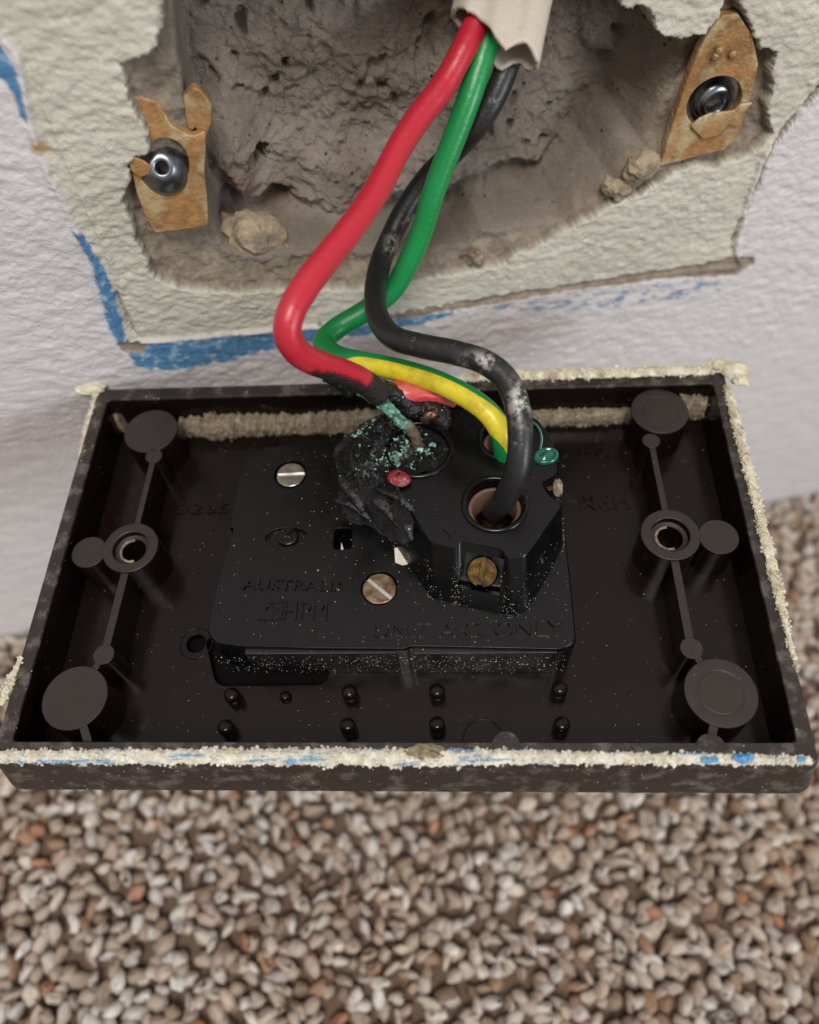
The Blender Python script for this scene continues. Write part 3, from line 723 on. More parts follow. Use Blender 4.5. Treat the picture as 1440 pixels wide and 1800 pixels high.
lg.box((q0[0] + 1.2, q0[1] + 2.2, MT + .08), (1.3, .3, .3), .9); lg.box((q0[0] + 1.8, q0[1] + 1.2, MT + .08), (.35, 2.2, .3), .3); lg.box((q0[0] + 2.2, q0[1] + 2.0, MT + .08), (1.2, .3, .3), -.6)
lg.build('logo', 'black', out, smooth_=False, label='raised arrow emblem beside the letters')
letters('HPM', 1020, 898, 1110, 894, FL, 3.1, 'brown', .25, rot180=True, bold=.02)
letters('6 P.C', 986, 805, 1072, 803, FL, 1.7, 'brown', .3)
letters('3265', 312, 904, 402, 903, FL, 2.0, 'brown', .3)
letters('111', 480, 783, 560, 781, FL, 1.5, 'brown', .3)

# terminal block
tb = [(756, 955), (716, 890), (694, 850), (676, 810), (676, 770), (712, 735), (790, 718), (880, 715), (945, 735), (975, 775), (982, 832), (952, 848), (968, 874), (990, 887), (950, 945), (924, 979), (892, 984), (884, 967), (808, 951), (802, 965)]
bb = [(758, 1050), (722, 1000), (690, 950), (655, 880), (640, 790), (690, 745), (790, 738), (880, 745), (955, 765), (985, 800), (990, 845), (960, 862), (976, 888), (990, 960), (958, 1020), (928, 1070), (903, 1083), (882, 1080), (812, 1064), (800, 1060)]
Lt = [L(x, y, TT)[:2] for x, y in tb]; Lb = [L(x, y, MT)[:2] for x, y in bb]
# the two notch edges lie flush with the sloping face at the foot
rt = roundpoly(Lt, .7, 3); rb_ = roundpoly(Lb, .7, 3)
mid = [np.array(a) * .5 + np.array(b) * .5 for a, b in zip(rt, rb_)]
block = MB().loft([lift(rb_, MT - .05), lift(rb_, MT + .5), lift(mid, (TT + MT) / 2 + .3), lift(rt, TT - .3), lift([np.array(a) * .985 + np.mean(rt, 0) * .015 for a in rt], TT)]).build('terminal_block', 'black', out, label='black terminal block with three wire holes')
cs = []
TERM = {'neutral': (870, 886, 4.05), 'earth': (889, 771, 3.5), 'active': (735, 790, 4.6)}
TL = {}
for k, (px, py, r) in TERM.items():
    p = L(px, py, TT); TL[k] = p; cs.append(cyl(p[0], p[1], r, TT - 6.5, TT + 3, 48).build('c', 'black', out))
wa, wb, wc, wd = L(812, 972, 7.0), L(882, 985, 7.0), L(880, 1042, 4.0), L(809, 1033, 4.0)
ctr = (wa + wb + wc + wd) / 4; ux = (wb - wa) / np.linalg.norm(wb - wa); uy = (wa - wd) - ux * ((wa - wd) @ ux); hv = np.linalg.norm(uy); uy /= hv; un = np.cross(ux, uy)
# frame of the sloping face (outward normal un)
o3 = []
for dd in (-4.5, 3.5):
    o3.append([ctr + ux * a * 3.0 + uy * b * 2.75 + un * dd for a, b in ((-1, -1), (1, -1), (1, 1), (-1, 1))])
cs.append(MB().loft(o3).build('c', 'black', out))
cut(block, cs)
for q in block.data.polygons: q.use_smooth = True
bv = block.modifiers.new('b', 'BEVEL'); bv.width = .45 * MM; bv.segments = 3; bv.limit_method = 'ANGLE'; bv.angle_limit = math.radians(38); block.modifiers.new('wn', 'WEIGHTED_NORMAL')
for k in ('neutral', 'active', 'earth'):
    p = TL[k]; r = TERM[k][2]
    rg = MB().lathe(p[0], p[1], [(r + .8, TT - 1), (r + .8, TT + .2), (r + .62, TT + .42), (r + .3, TT + .45), (r + .02, TT + .25), (r - .05, TT - 1)], 48)
    rg.F = rg.F[:-2]; rg.build('terminal_rim', 'black', out, smooth_=True)
    slm = MB().lathe(p[0], p[1], [(r - .1, TT - 2.4), (r - .12, TT - 1.6), (r - .5, TT - 1.3), (r - .85, TT - 1.6), (r - .95, TT - 6)], 40); slm.F = slm.F[:-2]
    slv = NT('browned_sleeve'); slv.col(slv.mix(slv.noise(600, 4), (120, 92, 78), (84, 62, 50))); slv.rough(.5)
    slm.build('terminal_sleeve', slv.m, out, label='brown sleeve inside the wire hole')
    MB().lathe(p[0], p[1], [(r - .9, TT - 6.4), (r - .9, TT - 6.0)], 24).build('terminal_seat', 'brass', out, label='brass seat at the bottom of the wire hole')
# the brass clamp screw in its window
fr = np.stack([ux, uy, un], 1); sc = MB(); r = 2.3; g = .45
for sgn in (1, -1):
    a0 = math.asin(g / r); arc = [(sgn * r * math.sin(q), r * math.cos(q)) for q in np.linspace(a0, math.pi - a0, 16)]
    if sgn > 0: arc = arc[::-1]
    sc.loft([lift(arc, -1.9), lift(arc, -.75), lift([(a * .93, b * .93) for a, b in arc], -.6)])
sc.lathe(0, 0, [(2.1, -2.15), (2.1, -1.6)], 24)
obj('clamp_screw', np.array(sc.V) @ fr.T + ctr + uy * -.1 - un * .9, sc.F, 'brass', out, smooth_=False, label='brass slotted clamp screw in a square window', auto=(.06, 2, 40))
# translucent green marker on the block's far corner
gm = NT('translucent_green'); gm.col((0, 104, 84)); gm.rough(.12); gm.b.inputs['Transmission Weight'].default_value = .35; gm.b.inputs['Coat Weight'].default_value = 1.0
p = L(960, 803, TT); ov = lambda k: [(p[0] + 1.9 * k * math.cos(q), p[1] + 1.45 * k * math.sin(q) + .25 * math.cos(q)) for q in np.linspace(0, 2 * math.pi, 28, endpoint=False)]
MB().loft([lift(ov(1), TT - 4), lift(ov(1), TT + .3), lift(ov(.9), TT + .55), lift(ov(.74), TT + .6), lift(ov(.7), TT + .4), lift(ov(.5), TT + .4), lift(ov(.42), TT + .65), lift(ov(.2), TT + .7)]).build('green_marker', gm.m, out, label='glossy translucent green oval marker')
V_, F_, *_r = tube(np.array([L(932, 740, TT + .3), L(945, 750, TT + .35), L(952, 768, TT + .35), L(950, 790, TT + .3)]), .22, 10, .3); obj('green_marker_edge', V_, F_, gm.m, out)
p = L(966, 857, TT - .6); MB().box(p - np.array([0, 0, 2]), (.9, .8, 4), .5).build('brass_contact', 'brass', out, auto=(.1, 2, 40))
V_, F_ = lump(L(980, 857, TT - 1.5), (.8, 1.4, 1.2), 3, .4, 2, 5); obj('dust_lump', V_, F_, 'dust', out)

# ------------------------------------------------------------------ burnt area
ch = [(588, 838), (600, 800), (640, 765), (690, 740), (735, 722), (780, 728), (800, 750), (812, 790), (802, 830), (775, 852), (742, 862), (718, 866), (722, 905), (744, 945), (724, 960), (702, 950), (672, 925), (645, 905), (612, 895), (592, 872)]
P_ = np.array([L(x, y, 4)[:2] for x, y in ch])
xs_ = np.arange(P_[:, 0].min() - 1, P_[:, 0].max() + 1, .14); ys_ = np.arange(P_[:, 1].min() - 1, P_[:, 1].max() + 1, .14)
Xc, Yc = np.meshgrid(xs_, ys_, indexing='ij'); dch = sdf(P_, Xc, Yc) + .6 * fbm(Xc * .7, Yc * .7, 3, 2)
ang = .9; u_ = Xc * math.cos(ang) + Yc * math.sin(ang); v_ = -Xc * math.sin(ang) + Yc * math.cos(ang)
ridg = 1 - np.abs(fbm(u_ * .35, v_ * 1.1, 4, 9, .6)) * 2.2
ta = L(735, 790, TT); rta = np.hypot(Xc - ta[0], Yc - ta[1]); inside = smooth(4.75, 4.3, rta)
over = [(560, 838), (600, 790), (640, 755), (690, 715), (760, 705), (790, 725), (760, 745), (715, 752), (685, 775), (680, 810), (690, 838), (716, 858), (724, 905), (750, 945), (724, 965), (690, 960), (600, 910)]
ov_ = smooth(-.6, .6, sdf([L(x, y, 8)[:2] for x, y in over], Xc, Yc) + .6 * fbm(Xc, Yc, 3, 71))
Hc = MT + smooth(0, 2.5, dch) * (3.4 + 3.0 * ridg + 1.0 * fbm(Xc * 1.2, Yc * 1.2, 3, 3))
blk = smooth(-11.5, -4.5, Xc - ta[0] - .35 * (Yc - ta[1]))
topz = TT + .5 + 1.5 * ridg
Hc = Hc * (1 - blk) + blk * (MT + smooth(0, 1.6, dch) * (topz - MT))
Hc = np.where(ov_ > .02, Hc, np.minimum(Hc, TT - 1.2)); Hc = Hc * ov_ + (TT - 2) * (1 - ov_)
Hc = Hc * (1 - inside) + (TT - .7 + .9 * ridg * .6) * inside
ridge2 = fbm(Xc * 1.8, Yc * 1.8, 4, 44, .65); Hc += .9 * ridge2 * smooth(0, 1, dch) * np.maximum(ov_, inside)
holec = L(684, 908, 3); Hc -= 5.0 * np.exp(-(((Xc - holec[0]) / 1.5) ** 2 + ((Yc - holec[1]) / 2.0) ** 2))
keep = dch > -.2; q = keep[:-1, :-1] & keep[1:, :-1] & keep[:-1, 1:] & keep[1:, 1:]
used = np.zeros(Xc.shape, bool); used[:-1, :-1] |= q; used[1:, :-1] |= q; used[:-1, 1:] |= q; used[1:, 1:] |= q
ix = -np.ones(Xc.shape, int); ix[used] = np.arange(used.sum())
ve = smooth(-.15, .35, fbm(Xc * .9, Yc * .9, 4, 55, .65)) * np.exp(-(((u_ - (L(690, 815, 6)[0] * math.cos(ang) + L(690, 815, 6)[1] * math.sin(ang))) / 8) ** 2 + ((v_ - (-L(690, 815, 6)[0] * math.sin(ang) + L(690, 815, 6)[1] * math.cos(ang))) / 3.6) ** 2))
cmn = NT('charred_lump')
cb = cmn.mix(cmn.ramp(cmn.noise(420, 5, .7), .4, .7), (9, 9, 10), (52, 50, 50))
cb = cmn.mix(cmn.ramp(cmn.math('MULTIPLY', cmn.attr('verdigris').outputs['Fac'], cmn.noise(1600, 4, .7)), .2, .42), cb, (138, 166, 156))
cmn.col(cb); cmn.rough(cmn.ramp(cmn.noise(700, 4), .35, .65, .12, .5)); cmn.bump(cmn.noise(1300, 6, .75), .0007)
obj('charred_lump', np.stack([Xc[used], Yc[used], Hc[used]], 1), np.stack([ix[:-1, :-1][q], ix[1:, :-1][q], ix[1:, 1:][q], ix[:-1, 1:][q]], -1), cmn.m, out, attrs={'verdigris': ve[used]}, label='lumpy charred and melted plastic dusted with green verdigris')
def Hat(x, y):
    i = int(np.clip((x - xs_[0]) / .14, 0, len(xs_) - 1)); j = int(np.clip((y - ys_[0]) / .14, 0, len(ys_) - 1)); return Hc[i, j]
# shards of burnt plastic and verdigris flakes
def rotm(a, b, c):
    ca, sa, cb_, sb, cc_, sc_ = math.cos(a), math.sin(a), math.cos(b), math.sin(b), math.cos(c), math.sin(c)
    return np.array([[ca, -sa, 0], [sa, ca, 0], [0, 0, 1.]]) @ np.array([[1, 0, 0], [0, cb_, -sb], [0, sb, cb_]]) @ np.array([[cc_, 0, sc_], [0, 1, 0], [-sc_, 0, cc_]])
def flake(mb, c, s, th_, rot):
    n_ = rng.integers(5, 8); aa = np.sort(rng.uniform(0, 2 * math.pi, n_)); rr_ = rng.uniform(.5, 1, n_) * s
    lo = np.array([(r_ * math.cos(t_), r_ * math.sin(t_) * .65, -th_) for r_, t_ in zip(rr_, aa)]); hi = lo * np.array([.9, .9, -1]) + rng.normal(0, s * .08, lo.shape)
    mb.loft([lo @ rot.T + c, hi @ rot.T + c])
sh = MB()
for i in range(230):
    k = rng.random()
    px = rng.normal(690, 48); py = rng.normal(820, 62)
    p = L(px, py, 5)
    if sdf(P_, np.array([p[0]]), np.array([p[1]]))[0] < .5: continue
    z = Hat(p[0], p[1]); p[2] = z
    flake(sh, p, rng.uniform(.35, 1.25), rng.uniform(.06, .18), rotm(rng.uniform(0, 6), rng.normal(0, .8), rng.normal(0, .5)))
tag(sh.build('burnt_shards', 'char', out, smooth_=False), 'heap of burnt black shards', kind='stuff')
for (x0, y0, x1, y1, ww, zz) in ((600, 838, 640, 900, 2.2, 5.6), (618, 812, 660, 880, 1.8, 7.4), (640, 850, 700, 925, 1.8, 6.6), (698, 868, 724, 950, 1.5, 7.6), (590, 880, 655, 915, 1.2, 4.2), (660, 858, 735, 905, 1.1, 9.0), (600, 790, 650, 760, 1.4, 4.5), (650, 800, 690, 765, 1.2, 9.0)):
    a0 = L(x0, y0, zz); a1 = L(x1, y1, zz - .6); mdl = (a0 + a1) / 2 + np.array([.3, .2, .9])
    P3 = np.array([np.r_[a0, .4, .4], np.r_[mdl, 1.0, .55], np.r_[a1, .35, .4]])
    V_, F_, *_r = tube(P3, ww * .7, 16, .2, lambda s, th_: .3 * ww * fbm(s * .8 + ww * 7, th_ * .9, 4, 8, .6)); obj('melted_fold', V_, F_, 'char', out, label='folded drip of melted black plastic')
vg = NT('verdigris'); vg.col(vg.mix(vg.ramp(vg.noise(900, 4), .35, .65), (168, 204, 190), (96, 146, 130))); vg.rough(.6); vg.bump(vg.noise(1800, 4), .0003); MAT['vg'] = vg.m
vf = MB()
for (cx_, cy_, sx, sy, n_) in ((700, 800, 26, 20, 60), (675, 840, 22, 12, 40), (655, 755, 14, 6, 22), (750, 815, 18, 8, 16), (720, 790, 10, 8, 12), (640, 770, 18, 8, 18), (660, 700, 12, 5, 0), (640, 755, 30, 20, 22)):
    for i in range(n_):
        px = rng.normal(cx_, sx); py = rng.normal(cy_, sy); p = L(px, py, 6); ok = sdf(P_, np.array([p[0]]), np.array([p[1]]))[0] > .3
        p[2] = Hat(p[0], p[1]) + .15 if ok else -7.2
        if not ok: p = L(px, py, -7.2)
        flake(vf, p, rng.uniform(.15, .5) if ok else rng.uniform(.12, .3), rng.uniform(.05, .12), rotm(rng.uniform(0, 6), rng.normal(0, .4), rng.normal(0, .4)))
tag(vf.build('verdigris_flakes', 'vg', out, smooth_=False), 'pale green verdigris flakes on the burnt area', kind='stuff')
for (px, py, s) in ((712, 790, 1.1), (703, 812, 1.0), (760, 797, .9), (741, 803, .8), (755, 812, .7)):
    f_ = MB(); p = L(px, py, 7); p[2] = Hat(p[0], p[1]) + .5; flake(f_, p, s, .12, rotm(rng.uniform(0, 6), rng.normal(0, .3), 0)); f_.build('verdigris_flake', 'vg', out, smooth_=False)
f_ = MB(); p = L(632, 755, -5.2); flake(f_, p, 2.2, .2, rotm(.4, .3, 0)); f_.build('verdigris_flake', 'vg', out, smooth_=False)
f_ = MB(); p = L(640, 748, -4.8); flake(f_, p, 1.6, .2, rotm(.3, .4, 0)); f_.build('verdigris_flake', 'vg', out, smooth_=False)
rm = NT('scorched_red'); rm.col(rm.mix(rm.ramp(rm.noise(450, 4), .42, .6), (128, 30, 36), (132, 96, 88))); rm.rough(.35); rm.bump(rm.noise(900, 4), .0003); MAT['red_scorched'] = rm.m
p = L(700, 841, TT + .9); V_, F_ = lump(p, (1.85, 1.25, .8), 3, .25, 1.5, 6, rotm(-.25, .1, 0)); obj('melted_red_plug', V_, F_, 'red_scorched', out, label='melted red insulation plug with a dark slit')
bx = MB().box(p + np.array([0, .1, .68]), (.9, .3, .3), .9).build('slit', 'char', out)

# ------------------------------------------------------------------ plaster residue on the outlet
def crust(path, mat, seed, lab, ra=1.0, step=.22, amp=.6, parent=out, name='plaster_residue', fr=1.1, gran=16):
    V_, F_, *_r = tube(np.array(path, float), ra, 14, step, lambda s, th_: amp * fbm(s * fr + seed, th_ * 1.3 + np.cos(th_), 5, seed, .65)); m_ = MB().add(V_, F_); nb = len(V_); P_l = np.array(path, float); ln_ = np.linalg.norm(np.diff(P_l[:, :3], axis=0), axis=1).sum()
    V1, F1 = ICO[1]
    for i in range(int(ln_ * gran)):
        k = rng.integers(0, nb); sz_ = rng.uniform(.12, .42) * rng.uniform(.5, 1)
        m_.add(V1 * (1 + rng.normal(0, .22, (len(V1), 1))) * sz_ * rng.uniform(.6, 1.2, 3) + V_[k] + rng.normal(0, .12, 3), F1)
    return obj(name, m_.V, m_.F, mat, parent, smooth_=False, label=lab)
yn = -HH + .35
crust([(-HW, yn - .1, .1, 0.85, .5), (-30, yn, .15, .95, .6), (-10, yn, .15, 1.0, .6), (10, yn, .2, 1.05, .6), (22, yn, .15, .8, .5), (34, yn - .1, .1, .65, .35), (HW - 1, yn - .2, .05, .5, .25)], 'crustblue', 1, 'cream and blue paint crust along the near rim')
crust([(HW + .0, -HH + 12, .05, .2, .2), (HW + .05, -HH + 22, .1, .5, .4), (HW + .1, -5, .15, .75, .5), (HW + .1, 8, .15, .7, .45), (HW, 20, .15, .75, .5), (HW, HH - 3, .1, .6, .4)], 'crust', 2, 'white plaster crust along the right rim')
crust([(4, HH + .1, .1, .3, .3), (14, HH + .3, .15, .8, .5), (24, HH + .5, .2, 1.1, .6), (36, HH + .4, .2, 1.0, .5), (HW - 2, HH + .4, .2, .9, .5)], 'crust', 3, 'white plaster crust along the far rim')
crust([(-HW - .2, HH - .5, -.6, .6, .6), (-HW - .3, HH - 8, -.6, .7, .4), (-HW - .1, HH - 14, -.3, .3, .2)], 'crust', 5, 'white paint edge at the far left rim')
a0 = L(38, 1155, 0); a1 = L(2, 1240, 0)
crust([np.r_[a0, .25, .25], np.r_[(a0 + a1) / 2 - [.2, 0, 0], .6, .3], np.r_[a1, .4, .3]], 'crust', 6, 'white paint scrap on the left rim')
for px, py, s, sd in ((1288, 650, (2.4, 1.7, .8), 4), (1262, 640, (1.7, 1.2, .7), 8), (158, 681, (2.9, 1.4, .9), 5), (1300, 668, (1.5, 1.2, .7), 15)):
    V_, F_ = lump(L(px, py, .2), s, 4, .45, 2.2, sd); obj('plaster_lump', V_, F_, 'crust', out)
V_, F_ = lump(L(746, 1322, .5), (2.9, 1.1, .7), 4, .5, 2.2, 5, flat=4); obj('plaster_lump', V_, F_, 'dust', out, label='tan plaster lump on the near rim')
for px, py, s in ((1242, 1336, .75), (1256, 1335, .6), (1300, 1333, .9), (1316, 1331, .8), (1308, 1338, .6), (1408, 1335, .6)):
    V_, F_ = lump(L(px, py, .35), (s, s * .6, s * .5), 3, .5, 2.5, px); obj('blue_paint_chip', V_, F_, 'bluechip', out)
# dust banked against the far inside wall
yb = HH - 3.1
def fx(px, py): return L(px, py, FL)[0]
crust([(fx(322, 765), yb - .3, FL + .8, 1.2, 1.9), (fx(400, 765), yb - .2, FL + .9, 2.0, 2.1), (fx(500, 760), yb, FL + .9, 1.6, 1.9), (fx(600, 755), yb, FL + 1.0, 1.6, 2.0), (fx(690, 750), yb, FL + 1.2, 1.5, 2.1), (fx(760, 748), yb, FL + .8, .8, 1.3)], 'dust', 11, 'tan plaster dust banked along the inside of the far rim', 1.25, .2, .6, fr=1.3)
crust([(fx(880, 748), yb, FL + .9, .8, 1.3), (fx(980, 745), yb - .2, FL + .9, 1.2, 1.5), (fx(1050, 742), yb - .2, FL + .9, 1.2, 1.5), (fx(1115, 738), yb, FL + .9, .9, 1.3)], 'dust', 12, 'tan plaster dust bank near the right far post', 1.25, .2, .35, fr=2)
crust([(fx(1185, 735), yb, FL + 3, 1.0, 2.2), (fx(1210, 735), yb, FL + 2.6, 1.2, 2.3), (fx(1232, 735), yb - .4, FL + 2.6, 1.0, 2.0)], 'dust', 13, 'dust heap in the far right inside corner', 1.25, .2, .5, fr=2)
crust([(fx(205, 765), yb, FL + 2.4, .9, 2.0), (fx(225, 765), yb - .2, FL + 2.6, 1.0, 2.2)], 'dust', 14, 'dust heap in the far left inside corner', 1.1, .2, .5, fr=2)
# loose grains
def grains(n_, zone, zf, smin, smax, mat, name, lab, seed=0):
    g = MB(); V0, F0 = ICO[1]
    for i in range(n_):
        p = zone(); 
        if p is None: continue
        s = rng.uniform(smin, smax) * rng.uniform(.6, 1); g.add(V0 * s * rng.uniform(.5, 1.1, 3) + p, F0)
    return tag(g.build(name, mat, out, smooth_=False), lab, kind='stuff')
mtp = np.array([m[:2] for m in mt]); btp = np.array(rb_)
def z_mech():
    p = L(rng.uniform(400, 1005), rng.uniform(790, 1135), MT)
    if sdf(mtp, np.array([p[0]]), np.array([p[1]]))[0] < .3 or sdf(btp, np.array([p[0]]), np.array([p[1]]))[0] > -.1: return None
    if rng.random() > .25 + .75 * (p[0] > -16): return None
    p[2] = MT + .03; return p
grains(360, z_mech, 0, .05, .14, 'crust', 'plaster_grains', 'fine white plaster grains on the mechanism')
def z_front():
    x = rng.uniform(L(375, 1150, 0)[0], L(1000, 1150, 0)[0]); z = FL + (MT - FL - 1.6) * rng.random() ** .8
    xa = L(715, 1139, MT)[0]
    y = min(L(425, 1139, MT)[1], L(700, 1141, MT)[1]) - .25 - .12 if x < xa else min(L(722, 1139, MT)[1], L(985, 1141, MT)[1]) - .25 - .08
    return np.array([x, y - .02, z])
grains(480, z_front, 0, .04, .12, 'crust', 'plaster_grains', 'white plaster grains on the mechanism front')
def z_floor():
    p = L(rng.uniform(200, 1300), rng.uniform(740, 1300), FL)
    if abs(p[0]) > HW - 3 or abs(p[1]) > HH - 3 or sdf(mtp, np.array([p[0]]), np.array([p[1]]))[0] > -.3: return None
    p[2] = FL + .03; return p
grains(150, z_floor, 0, .04, .11, 'crust', 'plaster_grains', 'sparse white plaster grains on the tray floor')
def z_slope():
    t_ = rng.random(); i = rng.integers(0, len(rt)); j = (i + 1) % len(rt); k = rng.random()
    a = np.array(rb_[i]) * (1 - k) + np.array(rb_[j]) * k; b = np.array(rt[i]) * (1 - k) + np.array(rt[j]) * k
    if a[1] > L(760, 930, MT)[1] or (rng.random() > .9 and a[0] > 0): return None
    t_ = rng.random() ** 1.6 * .7
    c0 = np.mean(rt, 0); p = a * (1 - t_) + b * t_; p = c0 + (p - c0) * 1.022; return np.array([p[0], p[1], MT + t_ * (TT - MT) + .05])
grains(700, z_slope, 0, .04, .10, 'crust', 'plaster_grains', 'white plaster grains on the sloping terminal block')
# a paint flake resting on the mechanism and a sliver in the slot
pm = rocky('paint_flake', (222, 216, 200), (205, 198, 182), None, 500, .0001)
fl = [(693, 964), (703, 962), (706, 970), (716, 982), (719, 991), (708, 994), (695, 989), (694, 976)]
zf = MT + .25
o = MB().loft([lift([L(x, y, zf)[:2] for x, y in fl], zf - .12), lift([L(x, y, zf)[:2] for x, y in fl], zf + .12)]).build('paint_flake', pm, None, smooth_=False)
o.matrix_world = out.matrix_world.copy(); tag(o, 'cream paint flake lying on the black mechanism beside the brown screw', 'paint flake')
fl = [(599, 968), (600, 953), (605, 968)]
o = MB().loft([lift([L(x, y, -1)[:2] for x, y in fl], -3.5), lift([L(x, y, -1)[:2] for x, y in fl], -1)]).build('paint_sliver', pm, None, smooth_=False)
o.matrix_world = out.matrix_world.copy(); tag(o, 'thin white sliver standing in the dark slot of the mechanism', 'paint flake')

# ================================================================== the cable
cb0 = at(880, -40, 106)
cable = empty('electrical_cable', cb0)
tag(cable, 'white sheathed cable from the recess with red, green-yellow and black wires', 'cable')
def wire(pts, radius, matn, label, attrf=None, name='wire', noise=None, seg=28, step=.45):
    P3 = np.array([(at(x, y, d) if not isinstance(x, np.ndarray) else x) for x, y, d in pts])
    V_, F_, S, TH, Nn = tube(P3, radius, seg, step, noise)
    at_ = attrf(V_, S, TH, Nn) if attrf else None
    return obj(name, V_ - cb0, F_, matn, cable, attrs=at_, label=label)
def insul(name, c1, c2, rough=.38):
    m = NT(name); return m, m.mix(m.noise(90, 3), c1, c2)
def pxy(V_):                                    # picture position only used to know how far along a wire a vertex is
    q = (V_ - np.array([0, 0, CAMH])) @ R.T; return CX + F * q[:, 0] / q[:, 2], CY + F * q[:, 1] / q[:, 2]
# red
m, c = insul('red_insulation', (178, 36, 52), (168, 32, 46))
k = m.attr('char').outputs['Fac']; kk = m.ramp(m.math('ADD', k, m.math('MULTIPLY', m.math('SUBTRACT', m.noise(500, 5, .65), .5), .8)), .35, .75)
c = m.mix(kk, c, (26, 20, 20)); c = m.mix(m.ramp(m.noise(140, 4), .66, .75, 0, .5), c, (140, 40, 44))
m.col(c); m.rough(m.ramp(kk, 0, 1, .36, .6)); m.bump(m.math('MULTIPLY', kk, m.noise(900, 5, .7)), .0006); m.bump(m.noise(1200, 3), .00006)
redm = m.m
red_pts = [(868, -30, 107), (838, 40, 108), (814, 90, 108), (780, 150, 108.5), (738, 205, 108), (703, 258, 107), (676, 310, 105.8), (652, 352, 104.5), (617, 402, 102.5), (578, 450, 100.5), (538, 502, 98.5), (512, 548, 97.5), (506, 590, 98.5), (528, 623, 101.5), (570, 643, 105.5), (600, 652, 108.5), (628, 664, 111.5), (650, 678, 114), (668, 694, 116)]
def red_at(V_, S, TH, Nn):
    n_ = S / S.max(); dn = -Nn[:, 2] * .5 - Nn[:, 1] * .2
    # cracked blackened belly after the bend, everything charred at the end
    c_ = smooth(.76, .84, n_) * (.22 + .9 * smooth(-.1, .45, dn)) + smooth(.93, .975, n_) * 1.2
    return {'char': c_}
wire(red_pts, 1.78, redm, 'red wire, charred black at its lower bend', red_at, noise=lambda s, th_: .10 * fbm(s * .25, th_ * .5, 3, 3) + .25 * smooth(125, 150, s * 1.0) * fbm(s * .8, th_ * 1.2, 4, 9))
# green and yellow
m = NT('green_yellow_insulation'); c = m.mix(m.ramp(m.attr('yellow').outputs['Fac'], .45, .55), m.mix(m.noise(120, 3), (20, 134, 68), (14, 118, 60)), m.mix(m.ramp(m.noise(500, 5), .4, .7), (214, 196, 44), (190, 168, 40)))
c = m.mix(m.ramp(m.noise(260, 6, .7), .68, .74, 0, .8), c, (70, 62, 40))
m.col(c); m.rough(.35); m.bump(m.noise(1400, 3), .00006)
green_pts = [(890, -30, 109), (868, 40, 109.5), (848, 100, 110), (826, 170, 111.5), (800, 240, 114), (776, 300, 116.5), (758, 352, 119), (742, 405, 122), (718, 462, 125), (688, 512, 127.5), (640, 548, 128.5), (592, 577, 128.5), (569, 603, 127), (592, 626, 124.5), (640, 638, 122.5), (700, 650, 120.5), (760, 668, 118.5), (815, 694, 117), (858, 725, 116), (882, 762, 116.5), (888, 798, 119), (890, 812, 121.5)]
def gy_at(V_, S, TH, Nn):
    n_ = S / S.max(); down = np.array([-.13, -.97, .0]); down /= np.linalg.norm(down); back = np.array([.1, .55, -.83]); right = np.array([.97, -.22, .05])
    w1 = smooth(.60, .70, n_)[:, None]; w2 = smooth(.90, .97, n_)[:, None]
    dr = back * (1 - w1) + down * w1; dr = dr * (1 - w2) + right * w2; dr /= np.linalg.norm(dr, axis=1)[:, None]
    return {'yellow': (Nn * dr).sum(1) + .46 - .3 * (1 - w1[:, 0]) - .2 * w2[:, 0]}
wire(green_pts, 1.72, m.m, 'green wire with a yellow stripe showing after its bend', gy_at)
# black
m = NT('black_insulation'); c = m.mix(m.noise(90, 4), (34, 34, 35), (26, 26, 27))
c = m.mix(m.ramp(m.noise(300, 6, .7), .60, .70, 0, .8), c, (120, 116, 112)); c = m.mix(m.math('MULTIPLY', m.ramp(m.noise(420, 5, .7), .48, .6), m.attr('scuff').outputs['Fac']), c, (196, 192, 186))
m.col(c); m.rough(.4); m.bump(m.noise(900, 4), .0001)
black_pts = [(915, -30, 112), (906, 40, 112), (896, 100, 112), (872, 165, 113.5), (838, 222, 116), (796, 268, 120), (752, 312, 124), (716, 362, 126), (690, 412, 127), (669, 462, 126), (660, 512, 123), (664, 556, 118.5), (690, 592, 114.5), (740, 608, 112), (800, 620, 110), (855, 638, 108), (893, 672, 107), (911, 722, 106.5), (915, 780, 107), (908, 830, 108.5), (890, 872, 112), (868, 902, 117)]
def bk_at(V_, S, TH, Nn):
    x_, y_ = pxy(V_); 
    g = np.exp(-(((x_ - 918) / 22) ** 2 + ((y_ - 705) / 32) ** 2)) + np.exp(-(((x_ - 845) / 26) ** 2 + ((y_ - 635) / 14) ** 2)) + .7 * np.exp(-(((x_ - 690) / 12) ** 2 + ((y_ - 435) / 22) ** 2))
    return {'scuff': g * .95}
wire(black_pts, 1.72, m.m, 'black wire with pale paint scuffs', bk_at)
# sheath
m = NT('grey_white_sheath'); m.col(m.mix(m.noise(150, 4), (188, 178, 164), (174, 163, 148))); m.rough(.5); m.bump(m.noise(700, 4), .00015)
P3 = np.array([at(930, -330, 114), at(915, -180, 110), at(898, -60, 108.5), at(882, 10, 108), at(868, 82, 108)])
Q, s = resample(P3, .6); T_, A_, B_ = sweep(Q, up=R.T @ np.array([0.0, 0, -1]))
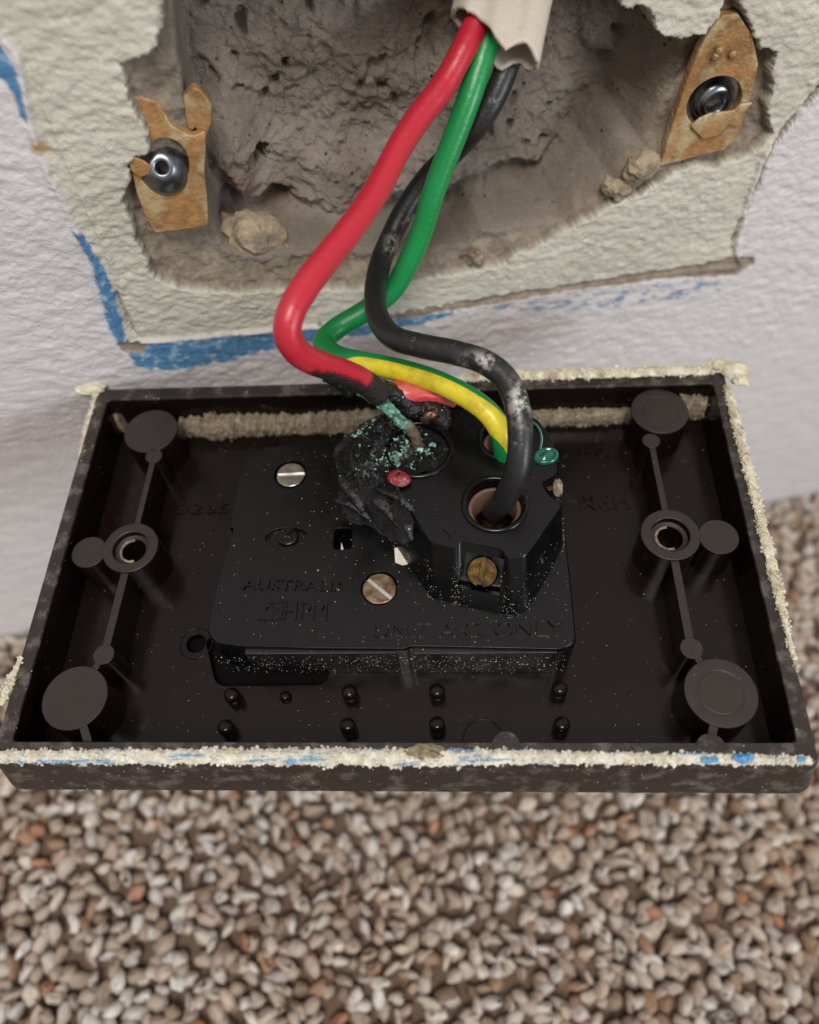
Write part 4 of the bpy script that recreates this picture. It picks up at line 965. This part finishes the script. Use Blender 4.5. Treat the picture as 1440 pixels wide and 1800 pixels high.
# A_ lies across the flat cable
seg = 72; th = np.arange(seg) * 2 * np.pi / seg; hw = 6.6; hh = 2.9
cxn = np.sign(np.cos(th)) * np.abs(np.cos(th)) ** .75 * hw; lob = 1 + .09 * np.cos(cxn / hw * 3 * np.pi) + .05 * np.exp(-((cxn + 1.9) / .35) ** 2)
cyn = np.sign(np.sin(th)) * np.abs(np.sin(th)) ** .6 * hh * lob
n_ = len(Q); V_ = Q[:, None] + cxn[None, :, None] * A_[:, None] + cyn[None, :, None] * B_[:, None]
sgn = np.sign((R @ A_[-1])[0])                   # +1 when A_ points right in the picture
xx = cxn * sgn
endx = np.interp(xx, [-6.6, -5.5, -3, -1.6, 0, 1.2, 2.0, 2.9, 4.0, 5.0, 6.0, 6.6], [-3.4, -3.0, -2.2, -1.4, .4, 1.5, 1.6, .5, .1, .8, 1.5, 1.7]) + .35 * fbm(xx * 1.5, np.sin(th) * 2, 3, 5)
wgt = smooth(s[-1] - 7, s[-1], s)
V_ = V_ + (wgt[:, None] * endx[None])[..., None] * T_[-1]
ixx = np.arange(n_ * seg).reshape(n_, seg); Fs = np.stack([ixx[:-1], np.roll(ixx, -1, 1)[:-1], np.roll(ixx, -1, 1)[1:], ixx[1:]], -1).reshape(-1, 4)
sh_ = obj('sheath', V_.reshape(-1, 3) - cb0, Fs, m.m, cable, label='torn white-grey outer sheath')
sd = sh_.modifiers.new('s', 'SOLIDIFY'); sd.thickness = .7 * MM; sd.offset = -1
fixn(sh_)
# bare conductor with verdigris and the scrap of red insulation
m = NT('corroded_copper'); m.col(m.mix(m.ramp(m.attr('green').outputs['Fac'], .2, .8), m.mix(m.noise(900, 4), (128, 104, 84), (88, 76, 64)), m.mix(m.ramp(m.noise(1300, 4), .35, .65), (128, 190, 168), (56, 84, 74)))); m.rough(.55); m.bump(m.noise(1500, 5, .7), .0005)
def gr_at(V_, S, TH, Nn): n_ = S / S.max(); return {'green': 1 - smooth(.5, .7, n_)}
wire([(632, 684, 116), (655, 698, 116.5), (682, 716, 117), (702, 738, 117.5), (720, 752, 118), (732, 772, 119.5), (738, 792, 122)], .85, m.m, 'bare conductor crusted with green verdigris', gr_at, 'bare_conductor', lambda s, th_: .45 * fbm(s * 1.1, th_ * 1.5, 4, 6, .6), 18, .2)
P3 = np.array([np.r_[at(690, 684, 119.5), 1.0, 1.0], np.r_[at(716, 690, 119.5), 1.25, 1.1], np.r_[at(745, 692, 120), .9, .9], np.r_[at(775, 698, 121), .75, .8], np.r_[at(800, 712, 122), .3, .4]])
V_, F_, S, TH, Nn = tube(P3, 1.35, 22, .25, lambda s, th_: .25 * fbm(s * .5, th_ * .8, 3, 16)); rs = NT('melted_red'); rs.col(rs.mix(rs.ramp(rs.noise(260, 3), .45, .62), (206, 62, 66), (196, 104, 94))); rs.rough(.35)
obj('melted_insulation', V_ - cb0, F_, rs.m, cable, label='melted scrap of red insulation under the yellow stripe')
P3 = np.array([np.r_[at(640, 676, 115.5), 1.0, 1.0], np.r_[at(662, 682, 117), 1.2, 1.0], np.r_[at(690, 690, 118.5), 1.1, 1.0], np.r_[at(725, 715, 120.5), 1.3, 1.2], np.r_[at(765, 728, 121.5), 1.4, 1.2], np.r_[at(785, 750, 122.5), .9, 1.0]])
V_, F_, S, TH, Nn = tube(P3, 1.35, 22, .2, lambda s, th_: .5 * fbm(s * .9, th_ * 1.1, 4, 26, .6)); obj('charred_insulation', V_ - cb0, F_, 'char', cable, label='charred crumbling insulation')
P3 = [at(575, 662, 113), at(600, 676, 115), at(615, 690, 117.5)]
V_, F_, S, TH, Nn = tube(np.array(P3), .9, 14, .2, lambda s, th_: .4 * fbm(s * 1.2, th_ * 1.1, 4, 36, .6)); obj('charred_insulation', V_ - cb0, F_, 'char', cable, label='charred peel below the red wire')
V_, F_ = lump(at(755, 733, 119.5) - cb0, (1.5, .8, 1.5), 3, .5, 2, 9, flat=3); obj('brass_fragment', V_, F_, 'rusty', cable, label='bent metal fragment in the char')
